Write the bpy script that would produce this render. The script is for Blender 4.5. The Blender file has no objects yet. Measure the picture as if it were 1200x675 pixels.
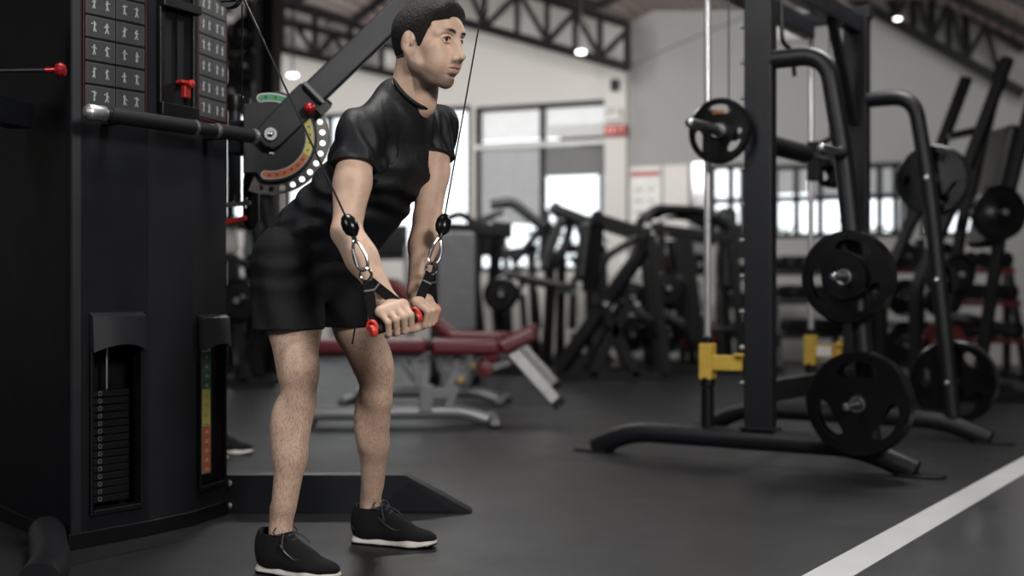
import bpy, bmesh, math, random
import numpy as np
from mathutils import Vector, Matrix, noise as mnoise
random.seed(7)
PI = math.pi
C = bpy.context.scene.collection
sc = bpy.context.scene

# ------------------------------------------------------------ camera, sky, light, exposure
FPX, CAMZ, HOR = 1420.0, 0.78, 345.0          # focal length in pixels of a 1200 wide frame, lens height, horizon row
cam_d = bpy.data.cameras.new('camera'); cam = bpy.data.objects.new('camera', cam_d); C.objects.link(cam)
cam.location = (0, 0, CAMZ); cam.rotation_euler = (PI/2, 0, 0)
cam_d.sensor_width = 36; cam_d.lens = 36*FPX/1200; cam_d.shift_y = (HOR-337.5)/1200
cam_d.clip_start = .05; cam_d.clip_end = 300
cam_d.dof.use_dof = True; cam_d.dof.focus_distance = 3.42; cam_d.dof.aperture_fstop = 1.5
sc.camera = cam
sc.view_settings.view_transform = 'Standard'; sc.view_settings.look = 'None'
sc.view_settings.gamma = 1; sc.view_settings.use_curve_mapping = False
sc.view_settings.exposure = 0.0

world = bpy.data.worlds.new('sky'); sc.world = world; world.use_nodes = True
bgn = world.node_tree.nodes['Background']
bgn.inputs[0].default_value = (.93, .97, 1, 1); bgn.inputs[1].default_value = 2.2

def area(name, loc, target, size, power, col=(1, 1, 1), sy=None):
    l = bpy.data.lights.new(name, 'AREA'); l.energy = power; l.color = col; l.size = size
    if sy: l.shape = 'RECTANGLE'; l.size_y = sy
    o = bpy.data.objects.new(name, l); C.objects.link(o); o.location = loc
    o.rotation_euler = (Vector(target)-Vector(loc)).to_track_quat('-Z', 'Y').to_euler()
    return o
# key and fill added for the man, without an opening; then the ceiling lamps
area('key_light_front', (2.1, -0.7, 3.0), (-.3, 3.5, 1.0), 1.1, 240, (1, .975, .945), 1.1)  # added key light, no window stands here
area('fill_light_side', (-3.2, 0.6, 2.9), (-.5, 3.6, 1.0), 1.1, 62, (.95, .97, 1), 1.1)  # added fill from the left, not a real source
area('lamp_over_bay', (-.5, 3.6, 3.4), (-.5, 3.7, 0), .7, 60, (1, .98, .95))
area('lamp_over_benches', (-.8, 8.6, 3.5), (-.8, 8.6, 0), .9, 60, (1, .98, .95))
area('lamp_over_rack', (2.2, 6.4, 3.4), (2.0, 6.0, 0), .9, 60, (1, .98, .95))
area('lamp_over_hall', (0.2, 11.0, 3.2), (.3, 15.5, 2.2), 1.5, 130, (1, .98, .95))
area('lamp_far_left', (-4.0, 12.6, 3.2), (-3.6, 16.5, 2.4), 1.5, 110, (1, .98, .95))
area('lamp_far_right', (4.2, 10.0, 3.2), (3.6, 14.0, 2.4), 1.5, 60, (1, .98, .95))

# ------------------------------------------------------------ materials
def new_mat(name):
    m = bpy.data.materials.new(name); m.use_nodes = True
    return m, m.node_tree.nodes, m.node_tree.links, m.node_tree.nodes['Principled BSDF']
def setp(b, **k):
    names = {'col': 'Base Color', 'rough': 'Roughness', 'metal': 'Metallic', 'spec': 'Specular IOR Level',
             'coat': 'Coat Weight', 'sheen': 'Sheen Weight', 'trans': 'Transmission Weight', 'alpha': 'Alpha', 'ior': 'IOR',
             'sss': 'Subsurface Weight', 'emis': 'Emission Strength', 'emc': 'Emission Color'}
    for a, v in k.items():
        if a in ('col', 'emc'): v = (*v, 1)
        b.inputs[names[a]].default_value = v
def mat(name, col, rough=.5, metal=0, var=.12, scale=9, bump=0.0, bscale=200, **k):
    """plain surface with slight wear: noise moves colour and roughness a little"""
    m, N, L, b = new_mat(name); setp(b, col=col, rough=rough, metal=metal, **k)
    tc = N.new('ShaderNodeTexCoord'); n = N.new('ShaderNodeTexNoise'); n.inputs['Scale'].default_value = scale
    n.inputs['Detail'].default_value = 5; L.new(tc.outputs['Object'], n.inputs['Vector'])
    r = N.new('ShaderNodeMapRange'); r.inputs[3].default_value = 1-var; r.inputs[4].default_value = 1+var
    L.new(n.outputs[0], r.inputs[0])
    mx = N.new('ShaderNodeVectorMath'); mx.operation = 'SCALE'; mx.inputs[0].default_value = col
    L.new(r.outputs[0], mx.inputs['Scale']); L.new(mx.outputs[0], b.inputs['Base Color'])
    r2 = N.new('ShaderNodeMapRange'); r2.inputs[3].default_value = max(0, rough-.08); r2.inputs[4].default_value = min(1, rough+.08)
    L.new(n.outputs[0], r2.inputs[0]); L.new(r2.outputs[0], b.inputs['Roughness'])
    if bump:
        n2 = N.new('ShaderNodeTexNoise'); n2.inputs['Scale'].default_value = bscale
        L.new(tc.outputs['Object'], n2.inputs['Vector'])
        bp = N.new('ShaderNodeBump'); bp.inputs['Strength'].default_value = bump; bp.inputs['Distance'].default_value = .002
        L.new(n2.outputs[0], bp.inputs['Height']); L.new(bp.outputs[0], b.inputs['Normal'])
    return m
def glow(name, col, s):
    m, N, L, b = new_mat(name); setp(b, col=col, emc=col, emis=s, rough=.5); return m

M = {}
M['powder'] = mat('charcoal_powder_coat', (.0080, .0088, .0108), .40, 0, spec=.35, bump=.25, bscale=900)
M['panel'] = mat('dark_cabinet_plastic', (.0045, .0052, .0072), .46, 0, spec=.3, bump=.2, bscale=700)
M['panel_mid'] = mat('dark_grey_cabinet_plastic', (.0085, .0093, .0118), .5, 0, spec=.3, bump=.2, bscale=700)
M['black'] = mat('black_plastic', (.004, .004, .0045), .35, spec=.35)
M['void'] = mat('black_weight_steel', (.003, .003, .0035), .5, spec=.3)
M['rubber'] = mat('black_rubber', (.0028, .0028, .0032), .24, spec=.32, bump=.12, bscale=500)
M['foam'] = mat('black_foam_grip', (.006, .006, .0065), .6, spec=.3, bump=.5, bscale=600)
M['chrome'] = mat('polished_steel', (.45, .45, .46), .18, 1)
M['steel'] = mat('brushed_steel', (.42, .42, .43), .32, 1)
M['alu'] = mat('worn_aluminium', (.55, .55, .56), .4, 1, var=.25, scale=30)
M['silver'] = mat('silver_paint', (.27, .27, .28), .35, .4)
M['yellow'] = mat('yellow_enamel', (.50, .33, .05), .45, var=.2, scale=20)
M['red'] = mat('red_plastic', (.36, .015, .012), .35)
M['redgrip'] = mat('coral_red_plastic', (.62, .045, .03), .45)
M['redball'] = mat('red_anodised', (.28, .01, .015), .22, .35)
M['vinyl'] = mat('maroon_vinyl', (.11, .009, .014), .34, bump=.3, bscale=400)
M['blackvinyl'] = mat('black_vinyl', (.007, .007, .008), .34, bump=.3, bscale=400)
M['greyvinyl'] = mat('green_grey_vinyl', (.14, .17, .16), .3, bump=.3, bscale=400)
M['white'] = mat('white_paint', (.7, .7, .68), .5)
M['offwhite'] = mat('off_white_print', (.62, .6, .57), .5)
M['purple'] = mat('purple_neoprene', (.2, .15, .45), .5)
M['orange'] = mat('orange_plastic', (.55, .13, .03), .45)
M['green'] = mat('green_decal', (.02, .15, .06), .45)
M['ydecal'] = mat('yellow_decal', (.55, .5, .08), .45)
M['odecal'] = mat('orange_decal', (.5, .12, .04), .45)
M['decalrim'] = mat('pale_grey_decal', (.42, .42, .4), .45)
M['wall'] = mat('grey_white_wall', (.60, .58, .555), .8, var=.05, scale=.6)
M['wallgrey'] = mat('grey_wall', (.31, .307, .30), .8, var=.05, scale=.6)
M['truss'] = mat('black_truss_steel', (.004, .004, .0042), .6, spec=.2)
M['lamp'] = glow('lamp_glass', (1, .98, .95), 6)
M['lampfar'] = glow('lamp_diffuser', (1, .98, .95), 2.5)
M['exit'] = glow('red_lit_sign', (.22, .01, .01), .05)
M['strap'] = mat('black_webbing', (.005, .005, .0055), .8, spec=.2, bump=.8, bscale=900)
M['rod'] = mat('satin_steel_rod', (.5, .5, .51), .3, .65, var=.05)

# ------------------------------------------------------------ mesh builder
def V(*a): return Vector(a)
def P(px, py, Y):
    """point in the room at depth Y that this row and column of the photograph looks at"""
    return Vector(((px-600)*Y/FPX, Y, CAMZ+(HOR-py)*Y/FPX))
def frame_of(d, up=Vector((0, 0, 1))):
    d = Vector(d).normalized(); u = Vector(up)
    if abs(d.dot(u.normalized())) > .98: u = Vector((0, 1, 0)) if abs(d.y) < .9 else Vector((1, 0, 0))
    s = d.cross(u).normalized(); u = s.cross(d).normalized()
    return s, u, d
class MB:
    def __init__(self, T=None):
        self.v = []; self.f = []; self.T = T
    def add(self, vs, fs):
        n = len(self.v)
        self.v += [self.T @ Vector(p) if self.T else Vector(p) for p in vs]
        self.f += [tuple(i+n for i in f) for f in fs]; return self
    def box(self, c, s, ax=None):
        """centre, full sizes, optional three axes"""
        ax = ax or (V(1, 0, 0), V(0, 1, 0), V(0, 0, 1)); c = Vector(c)
        vs = [c+ax[0]*(i*s[0]/2)+ax[1]*(j*s[1]/2)+ax[2]*(k*s[2]/2) for i in (-1, 1) for j in (-1, 1) for k in (-1, 1)]
        fs = [(0, 1, 3, 2), (4, 6, 7, 5), (0, 4, 5, 1), (2, 3, 7, 6), (0, 2, 6, 4), (1, 5, 7, 3)]
        if ax[0].cross(ax[1]).dot(ax[2]) < 0: fs = [f[::-1] for f in fs]
        return self.add(vs, fs)
    def bar(self, a, b, w, h, up=(0, 0, 1)):
        """rectangular bar from a to b, w sideways and h along up"""
        a, b = Vector(a), Vector(b); s, u, d = frame_of(b-a, up)
        return self.box((a+b)/2, (w, h, (b-a).length), (s, u, -d) if s.cross(u).dot(-d) > 0 else (s, u, d))
    def tube(self, pts, r, n=12, cap=True, closed=False):
        pts = [Vector(p) for p in pts]; m = len(pts); rr = r if isinstance(r, (list, tuple)) else [r]*m
        vs, fs = [], []; u = None
        for i, p in enumerate(pts):
            if closed: d = pts[(i+1) % m]-pts[i-1]
            else: d = pts[min(i+1, m-1)]-pts[max(i-1, 0)]
            d.normalize()
            if u is None: s, u, _ = frame_of(d)
            else:
                u = (u-d*u.dot(d))
                if u.length < 1e-6: _, u, _ = frame_of(d)
                u.normalize(); s = d.cross(u)
            for k in range(n):
                a = 2*PI*k/n; vs.append(p+(s*math.cos(a)+u*math.sin(a))*rr[i])
        for i in range(m if closed else m-1):
            j = (i+1) % m
            for k in range(n):
                l = (k+1) % n; fs.append((i*n+k, i*n+l, j*n+l, j*n+k))
        if cap and not closed:
            fs.append(tuple(range(n))[::-1]); fs.append(tuple((m-1)*n+k for k in range(n)))
        return self.add(vs, fs)
    def cyl(self, a, b, r, n=24, r2=None): return self.tube([a, b], [r, r if r2 is None else r2], n)
    def lathe(self, prof, o, axis, n=40, cap=True):
        """prof: (radius, distance along axis) pairs"""
        s, u, d = frame_of(axis); o = Vector(o); vs, fs = [], []
        for r, h in prof:
            for k in range(n):
                a = 2*PI*k/n; vs.append(o+d*h+(s*math.cos(a)+u*math.sin(a))*r)
        for i in range(len(prof)-1):
            for k in range(n):
                l = (k+1) % n; fs.append((i*n+k, i*n+l, (i+1)*n+l, (i+1)*n+k))
        if cap: fs.append(tuple(range(n))[::-1]); fs.append(tuple((len(prof)-1)*n+k for k in range(n)))
        return self.add(vs, fs)
    def ball(self, c, r, n=20, ax=None):
        rx, ry, rz = (r, r, r) if not isinstance(r, (tuple, list)) else r; c = Vector(c)
        ax = ax or (V(1, 0, 0), V(0, 1, 0), V(0, 0, 1)); m = n//2; vs, fs = [], []
        for i in range(m+1):
            t = PI*i/m
            for k in range(n):
                a = 2*PI*k/n
                vs.append(c+ax[0]*(rx*math.sin(t)*math.cos(a))+ax[1]*(ry*math.sin(t)*math.sin(a))+ax[2]*(rz*math.cos(t)))
        for i in range(m):
            for k in range(n):
                l = (k+1) % n; fs.append((i*n+k, (i+1)*n+k, (i+1)*n+l, i*n+l))
        return self.add(vs, fs)
    def prism(self, poly, o, ax, ay, th):
        """polygon in the plane o + x ax + y ay, thickened by th along ax x ay"""
        o, ax, ay = Vector(o), Vector(ax), Vector(ay); nz = ax.cross(ay).normalized(); n = len(poly)
        area2 = sum(poly[i][0]*poly[(i+1) % n][1]-poly[(i+1) % n][0]*poly[i][1] for i in range(n))
        if area2 < 0: poly = poly[::-1]
        vs = [o+ax*x+ay*y for x, y in poly]+[o+ax*x+ay*y+nz*th for x, y in poly]
        fs = [tuple(range(n))[::-1], tuple(range(n, 2*n))]+[(i, (i+1) % n, (i+1) % n+n, i+n) for i in range(n)]
        return self.add(vs, fs)
    def plate_holes(self, outer, holes, o, ax, ay, th):
        """flat plate with holes: filled with bmesh, then thickened"""
        o, ax, ay = Vector(o), Vector(ax), Vector(ay); nz = ax.cross(ay).normalized()
        bm = bmesh.new(); loops = []
        for lp in [outer]+holes:
            vv = [bm.verts.new((x, y, 0)) for x, y in lp]
            loops.append([bm.edges.new((vv[i], vv[(i+1) % len(vv)])) for i in range(len(vv))])
        bmesh.ops.triangle_fill(bm, use_beauty=True, use_dissolve=False, edges=[e for l in loops for e in l], normal=(0, 0, 1))
        bm.verts.index_update(); vs2 = [v.co.copy() for v in bm.verts]
        fs2 = []
        for f in bm.faces:
            ids = [v.index for v in f.verts]; fs2.append(ids if f.normal.z > 0 else ids[::-1])
        bm.free(); k = len(vs2)
        vs = [o+ax*p.x+ay*p.y for p in vs2]+[o+ax*p.x+ay*p.y+nz*th for p in vs2]
        fs = [tuple(f[::-1]) for f in fs2]+[tuple(i+k for i in f) for f in fs2]; s = 0
        for li, lp in enumerate([outer]+holes):
            n = len(lp)
            a2 = sum(lp[i][0]*lp[(i+1) % n][1]-lp[(i+1) % n][0]*lp[i][1] for i in range(n))
            for i in range(n):
                q = (s+i, s+(i+1) % n, s+(i+1) % n+k, s+i+k)
                if (a2 < 0) != (li > 0): q = q[::-1]
                fs.append(q)
            s += n
        return self.add(vs, fs)
def bend(pts, r=.08, n=6):
    """round the corners of a path"""
    pts = [Vector(p) for p in pts]; out = [pts[0]]
    for i in range(1, len(pts)-1):
        a, b, c = pts[i-1], pts[i], pts[i+1]
        k = min(r, (a-b).length*.49, (c-b).length*.49)
        p, q = b+(a-b).normalized()*k, b+(c-b).normalized()*k
        for j in range(n+1):
            t = j/n; out.append(p*(1-t)**2+b*2*t*(1-t)+q*t*t)
    return out+[pts[-1]]
def circle(r, n=32, cx=0, cy=0, sx=1, sy=1): return [(cx+sx*r*math.cos(2*PI*k/n), cy+sy*r*math.sin(2*PI*k/n)) for k in range(n)]
ORIG = {}
def obj(name, mb, m, parent=None, bevel=0, seg=2, smooth=True, angle=35):
    me = bpy.data.meshes.new(name); off = ORIG.get(parent.name, Vector()) if parent else Vector()
    me.from_pydata([tuple(p-off) for p in mb.v], [], mb.f); me.materials.append(m)
    if smooth: me.shade_smooth(); me.set_sharp_from_angle(angle=math.radians(angle))
    o = bpy.data.objects.new(name, me); C.objects.link(o)
    if parent: o.parent = parent; ORIG[o.name] = off
    if bevel:
        b = o.modifiers.new('edge', 'BEVEL'); b.width = bevel; b.segments = seg; b.limit_method = 'ANGLE'
        b.angle_limit = math.radians(40); b.harden_normals = True
    return o
def thing(name, label, cat, loc=(0, 0, 0), group=None):
    o = bpy.data.objects.new(name, None); C.objects.link(o); o.location = loc; o.empty_display_size = .1
    ORIG[o.name] = Vector(loc); return tag(o, label, cat, group)
def tag(o, label, cat, group=None):
    o['label'] = label; o['category'] = cat
    if group: o['group'] = group
    return o
def solo(name, mb, m, label, cat, group=None, **k):
    return tag(obj(name, mb, m, None, **k), label, cat, group)
def struct(name, mb, m, parent=None, **k):
    o = obj(name, mb, m, parent, **k)
    if not parent: o['kind'] = 'structure'
    return o
def dup(root, loc=None, rotz=None, label=None, group=None):
    """copy of a thing with its parts and their sub-parts"""
    r = root.copy(); C.objects.link(r)
    if loc is not None: r.location = loc
    if rotz is not None: r.rotation_euler = (0, 0, rotz)
    if label: r['label'] = label
    if group: r['group'] = group
    for ch in list(root.children):
        c = ch.copy(); C.objects.link(c); c.parent = r
        for g in list(ch.children):
            d = g.copy(); C.objects.link(d); d.parent = c
    return r

# ------------------------------------------------------------ smooth solid modelling on a grid
def nets(f, xs, ys, zs):
    """surface of f = 0 on a rectilinear grid"""
    ins = f < 0; nx, ny, nz = f.shape
    c = np.zeros((nx-1, ny-1, nz-1), np.int8)
    for a in (0, 1):
        for b in (0, 1):
            for d in (0, 1): c += ins[a:nx-1+a, b:ny-1+b, d:nz-1+d]
    act = (c > 0) & (c < 8); I = np.argwhere(act)
    idx = np.full(act.shape, -1, np.int32); idx[act] = np.arange(len(I))
    pos = np.zeros((len(I), 3)); cnt = np.zeros(len(I))
    cs = [np.array(q) for q in ((0, 0, 0), (1, 0, 0), (0, 1, 0), (1, 1, 0), (0, 0, 1), (1, 0, 1), (0, 1, 1), (1, 1, 1))]
    E = [(0, 1), (2, 3), (4, 5), (6, 7), (0, 2), (1, 3), (4, 6), (5, 7), (0, 4), (1, 5), (2, 6), (3, 7)]
    vals, pts = [], []
    for q in cs:
        J = I+q; vals.append(f[J[:, 0], J[:, 1], J[:, 2]]); pts.append(np.stack([xs[J[:, 0]], ys[J[:, 1]], zs[J[:, 2]]], 1))
    for a, b in E:
        x = (vals[a] < 0) != (vals[b] < 0); t = np.where(x, vals[a]/np.where(x, vals[a]-vals[b], 1), 0)[:, None]
        pos += np.where(x[:, None], pts[a]+t*(pts[b]-pts[a]), 0); cnt += x
    pos /= cnt[:, None]; quads = []
    for ax in range(3):
        sl = [slice(1, -1)]*3; sl[ax] = slice(0, -1); s2 = list(sl); s2[ax] = slice(1, None)
        A = ins[tuple(sl)]; B = ins[tuple(s2)]; E2 = np.argwhere(A != B); fl = A[E2[:, 0], E2[:, 1], E2[:, 2]]
        u, v = [(1, 2), (2, 0), (0, 1)][ax]; base = E2.copy(); base[:, u] += 1; base[:, v] += 1
        def cell(du, dv):
            J = base.copy(); J[:, u] -= du; J[:, v] -= dv; return idx[J[:, 0], J[:, 1], J[:, 2]]
        q = np.stack([cell(1, 1), cell(0, 1), cell(0, 0), cell(1, 0)], 1)
        q[~fl] = q[~fl][:, ::-1]; quads.append(q)
    return pos, np.concatenate(quads)
class Field:
    def __init__(s, xs, ys, zs):
        s.xs, s.ys, s.zs = [np.asarray(a, np.float32) for a in (xs, ys, zs)]
        s.f = np.full((len(xs), len(ys), len(zs)), 9.0, np.float32)
    def region(s, lo, hi):
        r = []
        for a, l, h in zip((s.xs, s.ys, s.zs), lo, hi):
            i = max(0, int(np.searchsorted(a, l))-1); j = min(len(a), int(np.searchsorted(a, h))+1); r.append(slice(i, max(i, j)))
        return tuple(r)
    def op(s, fn, lo, hi, k, mode='add'):
        r = s.region(lo, hi); F = s.f[r]
        if F.size == 0: return
        X, Y, Z = s.xs[r[0]][:, None, None], s.ys[r[1]][None, :, None], s.zs[r[2]][None, None, :]
        d = fn(X, Y, Z)
        if mode == 'add':
            h = np.maximum(k-np.abs(F-d), 0)/k; s.f[r] = np.minimum(F, d)-h*h*k*.25
        elif mode == 'cut':
            d = -d; h = np.maximum(k-np.abs(F-d), 0)/k; s.f[r] = np.maximum(F, d)+h*h*k*.25
        elif mode == 'and':
            h = np.maximum(k-np.abs(F-d), 0)/k; s.f[r] = np.maximum(F, d)+h*h*k*.25
        elif mode == 'disp': s.f[r] = F+d
    def cone(s, a, b, ra, rb, k=.01, mode='add'):
        a, b = np.array(a, float), np.array(b, float); ba = b-a; L2 = ba@ba+1e-12; R = max(ra, rb)+k+.012
        def fn(X, Y, Z):
            x, y, z = X-a[0], Y-a[1], Z-a[2]; t = np.clip((x*ba[0]+y*ba[1]+z*ba[2])/L2, 0, 1)
            return np.sqrt((x-t*ba[0])**2+(y-t*ba[1])**2+(z-t*ba[2])**2)-(ra+(rb-ra)*t)
        s.op(fn, np.minimum(a, b)-R, np.maximum(a, b)+R, k, mode)
    def path(s, pts, rs, k=.01, mode='add'):
        for i in range(len(pts)-1): s.cone(pts[i], pts[i+1], rs[i], rs[i+1], k, mode)
    def ell(s, c, r, R=None, k=.01, mode='add'):
        """ellipsoid, R: 3x3 with the axes in columns"""
        c, r = np.array(c, float), np.array(r, float); R = np.eye(3) if R is None else np.array(R); m = max(r)+k+.012
        ext = np.sqrt(((R*r)**2).sum(1))+k+.012
        def fn(X, Y, Z):
            x, y, z = X-c[0], Y-c[1], Z-c[2]
            p = [(x*R[0, i]+y*R[1, i]+z*R[2, i])/r[i] for i in range(3)]
            k0 = np.sqrt(p[0]**2+p[1]**2+p[2]**2); k1 = np.sqrt((p[0]/r[0])**2+(p[1]/r[1])**2+(p[2]/r[2])**2)+1e-9
            return k0*(k0-1)/k1
        s.op(fn, c-ext, c+ext, k, mode)
    def ecol(s, a, b, lat, ra, rb, k=.02, mode='add', infl=0):
        """elliptic column a-b: lat sideways, ra/rb = (half width, half depth) at each end"""
        a, b = np.array(a, float), np.array(b, float); ba = b-a; L = np.linalg.norm(ba); d = ba/L
        l = np.array(lat, float); l = l-d*(l@d); l /= np.linalg.norm(l); w = np.cross(l, d); R = max(max(ra), max(rb))+k+.03+infl
        def fn(X, Y, Z):
            x, y, z = X-a[0], Y-a[1], Z-a[2]; t0 = x*d[0]+y*d[1]+z*d[2]; t = np.clip(t0/L, 0, 1); e = t0-t*L
            rx = ra[0]+(rb[0]-ra[0])*t+infl; ry = ra[1]+(rb[1]-ra[1])*t+infl
            u = x*l[0]+y*l[1]+z*l[2]; v = x*w[0]+y*w[1]+z*w[2]; rc = np.minimum(rx, ry)
            p = [u/rx, v/ry, e/rc]; k0 = np.sqrt(p[0]**2+p[1]**2+p[2]**2)
            k1 = np.sqrt((p[0]/rx)**2+(p[1]/ry)**2+(p[2]/rc)**2)+1e-6
            return k0*(k0-1)/k1
        s.op(fn, np.minimum(a, b)-R, np.maximum(a, b)+R, k, mode)
    def mesh(s, name, m, parent=None, attrs=None):
        pos, q = nets(s.f, s.xs.astype(float), s.ys.astype(float), s.zs.astype(float))
        off = np.array(ORIG.get(parent.name, Vector())) if parent else np.zeros(3)
        me = bpy.data.meshes.new(name); me.vertices.add(len(pos)); me.vertices.foreach_set('co', (pos-off).ravel().astype(np.float32))
        me.loops.add(q.size); me.loops.foreach_set('vertex_index', q.ravel().astype(np.int32))
        me.polygons.add(len(q)); me.polygons.foreach_set('loop_start', (np.arange(len(q))*4).astype(np.int32))
        me.update(calc_edges=True); me.shade_smooth(); me.materials.append(m)
        for an, fn in (attrs or {}).items():
            at = me.attributes.new(an, 'FLOAT', 'POINT'); at.data.foreach_set('value', fn(pos).astype(np.float32))
        o = bpy.data.objects.new(name, me); C.objects.link(o)
        if parent: o.parent = parent; ORIG[o.name] = ORIG.get(parent.name, Vector())
        return o
def axis(*seg):
    """axis coordinates from (start, end, step) pieces"""
    out = []
    for a, b, h in seg: out += list(np.arange(a, b-1e-6, h))
    return np.array(out+[seg[-1][1]])
# ------------------------------------------------------------ the hall
WV, WE, CW = V(.93, -.367, 0), V(.367, .93, 0), V(1.426, 15, 0)     # along the back wall, away from the camera, its pillar
def w3(s, z, d=0): return CW+WV*s+WE*d+V(0, 0, z)
def onwall(px, py=345, d=0):
    r = (px-600)/FPX; o = CW+WE*d; s = (r*o.y-o.x)/(WV.x-r*WV.y); Y = o.y+WV.y*s
    return s, CAMZ+(HOR-py)*Y/FPX
def holes_in(x0, x1, z1, holes, nm, m, d0=0, th=.18, z0=0, wall_top=None):
    """wall piece with rectangular holes, as blocks around them"""
    mb = MB(); cuts = sorted(set([x0, x1]+[v for h in holes for v in h[:2]]))
    for a, b in zip(cuts[:-1], cuts[1:]):
        hs_ = sorted([h for h in holes if h[0] < (a+b)/2 < h[1]], key=lambda h: h[2]); z = z0
        for h in hs_+[(0, 0, z1, z1)]:
            if h[2] > z+1e-4: mb.box(w3((a+b)/2, (z+h[2])/2, d0+th/2), (b-a, th, h[2]-z), (WV, WE, V(0, 0, 1)))
            z = h[3]
    return struct(nm, mb, m)
def pxhole(x0, y0, x1, y1):
    s0, s1 = onwall(x0)[0], onwall(x1)[0]; xm = (x0+x1)/2
    return (s0, s1, onwall(xm, y1)[1], onwall(xm, y0)[1])
HO = {'slim': pxhole(248, 62, 303, 262), 'bright': pxhole(332, 130, 552, 305), 'main': pxhole(557, 121, 714, 318)}
HR_ = {'r1': pxhole(831, 192, 872, 278), 'r2': pxhole(905, 192, 990, 279), 'r3': pxhole(1012, 190, 1068, 278), 'r4': pxhole(1078, 190, 1150, 278)}
holes_in(-13, 0, 6.5, list(HO.values()), 'wall_back', M['wall'])
holes_in(0, 9, 6.0, list(HR_.values()), 'wall_back', M['wallgrey'])
struct('wall_left', MB().box(w3(-13, 3, -9), (.2, 26, 6.5), (WV, WE, V(0, 0, 1))), M['wall'])
struct('wall_front', MB().box(w3(-2, 3, -22), (22.4, .2, 6.5), (WV, WE, V(0, 0, 1))), M['wallgrey'])
struct('wall_right', MB().box(w3(9, 3, -9), (.2, 26, 6.5), (WV, WE, V(0, 0, 1))), M['wallgrey'])
# pillar at the joint, with its trims
s0 = onwall(714)[0]; struct('trim_1', MB().box(w3(s0/2, 2.2, -.06), (-s0+.04, .14, 4.4), (WV, WE, V(0, 0, 1))), M['wall'])
a, b = onwall(737, 74), onwall(826, 40)
struct('trim_2', MB().bar(w3(a[0], a[1], -.04), w3(b[0]+1.5, b[1]+.55, -.04), .05, .07), M['wallgrey'])
# floor: rubber mats, white line, polished concrete
def floor_mat():
    m, N, L, b = new_mat('rubber_floor_tiles'); setp(b, rough=.5, spec=.45)
    g = N.new('ShaderNodeNewGeometry'); mp = N.new('ShaderNodeMapping'); mp.inputs['Rotation'].default_value = (0, 0, .591+.0)
    L.new(g.outputs['Position'], mp.inputs['Vector'])
    br = N.new('ShaderNodeTexBrick'); br.offset = 0; br.inputs['Scale'].default_value = 1
    br.inputs['Color1'].default_value = (.0105, .0111, .0128, 1); br.inputs['Color2'].default_value = (.0135, .0141, .0160, 1); br.inputs['Mortar'].default_value = (.003, .003, .0035, 1)
    br.inputs['Brick Width'].default_value = 1; br.inputs['Row Height'].default_value = 1; br.inputs['Mortar Size'].default_value = .006
    L.new(mp.outputs[0], br.inputs['Vector'])
    n = N.new('ShaderNodeTexNoise'); n.inputs['Scale'].default_value = 2.2; n.inputs['Detail'].default_value = 8; n.inputs['Roughness'].default_value = .65; L.new(g.outputs['Position'], n.inputs['Vector'])
    r = N.new('ShaderNodeMapRange'); r.inputs[3].default_value = .72; r.inputs[4].default_value = 1.35; L.new(n.outputs[0], r.inputs[0])
    sc_ = N.new('ShaderNodeVectorMath'); sc_.operation = 'SCALE'; L.new(br.outputs[0], sc_.inputs[0]); L.new(r.outputs[0], sc_.inputs['Scale']); L.new(sc_.outputs[0], b.inputs['Base Color'])
    r2 = N.new('ShaderNodeMapRange'); r2.inputs[3].default_value = .34; r2.inputs[4].default_value = .56; L.new(n.outputs[0], r2.inputs[0]); L.new(r2.outputs[0], b.inputs['Roughness'])
    n2 = N.new('ShaderNodeTexNoise'); n2.inputs['Scale'].default_value = 420; L.new(g.outputs['Position'], n2.inputs['Vector'])
    bp = N.new('ShaderNodeBump'); bp.inputs['Strength'].default_value = .35; bp.inputs['Distance'].default_value = .002; L.new(n2.outputs[0], bp.inputs['Height']); L.new(bp.outputs[0], b.inputs['Normal'])
    return m
M['mats'] = floor_mat(); M['concrete'] = mat('polished_grey_floor', (.075, .075, .08), .2, var=.15, scale=3)
M['line'] = mat('white_floor_paint', (.62, .62, .62), .35, var=.08, scale=6)
LD = V(.557, .83, 0); LN = V(.83, -.557, 0); L0 = V(.8036, 3.357, 0)
def quad(a, b, w, z0=-.1, z1=0.0, n=LN):
    mb = MB(); p = [a, b, b+n*w, a+n*w]; vs = [q+V(0, 0, z0) for q in p]+[q+V(0, 0, z1) for q in p]
    return mb.add(vs, [(0, 1, 2, 3)[::-1] if 0 else (3, 2, 1, 0), (4, 5, 6, 7), (0, 1, 5, 4), (1, 2, 6, 5), (2, 3, 7, 6), (3, 0, 4, 7)][::1])
A0, A1 = L0-LD*16, L0+LD*24
struct('floor', quad(A0-LN*26, A1-LN*26, 26), M['mats'])
struct('floor', quad(A0, A1, .118, z1=.001), M['line']); struct('floor', quad(A0+LN*.118, A1+LN*.118, 12), M['concrete'])
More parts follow.
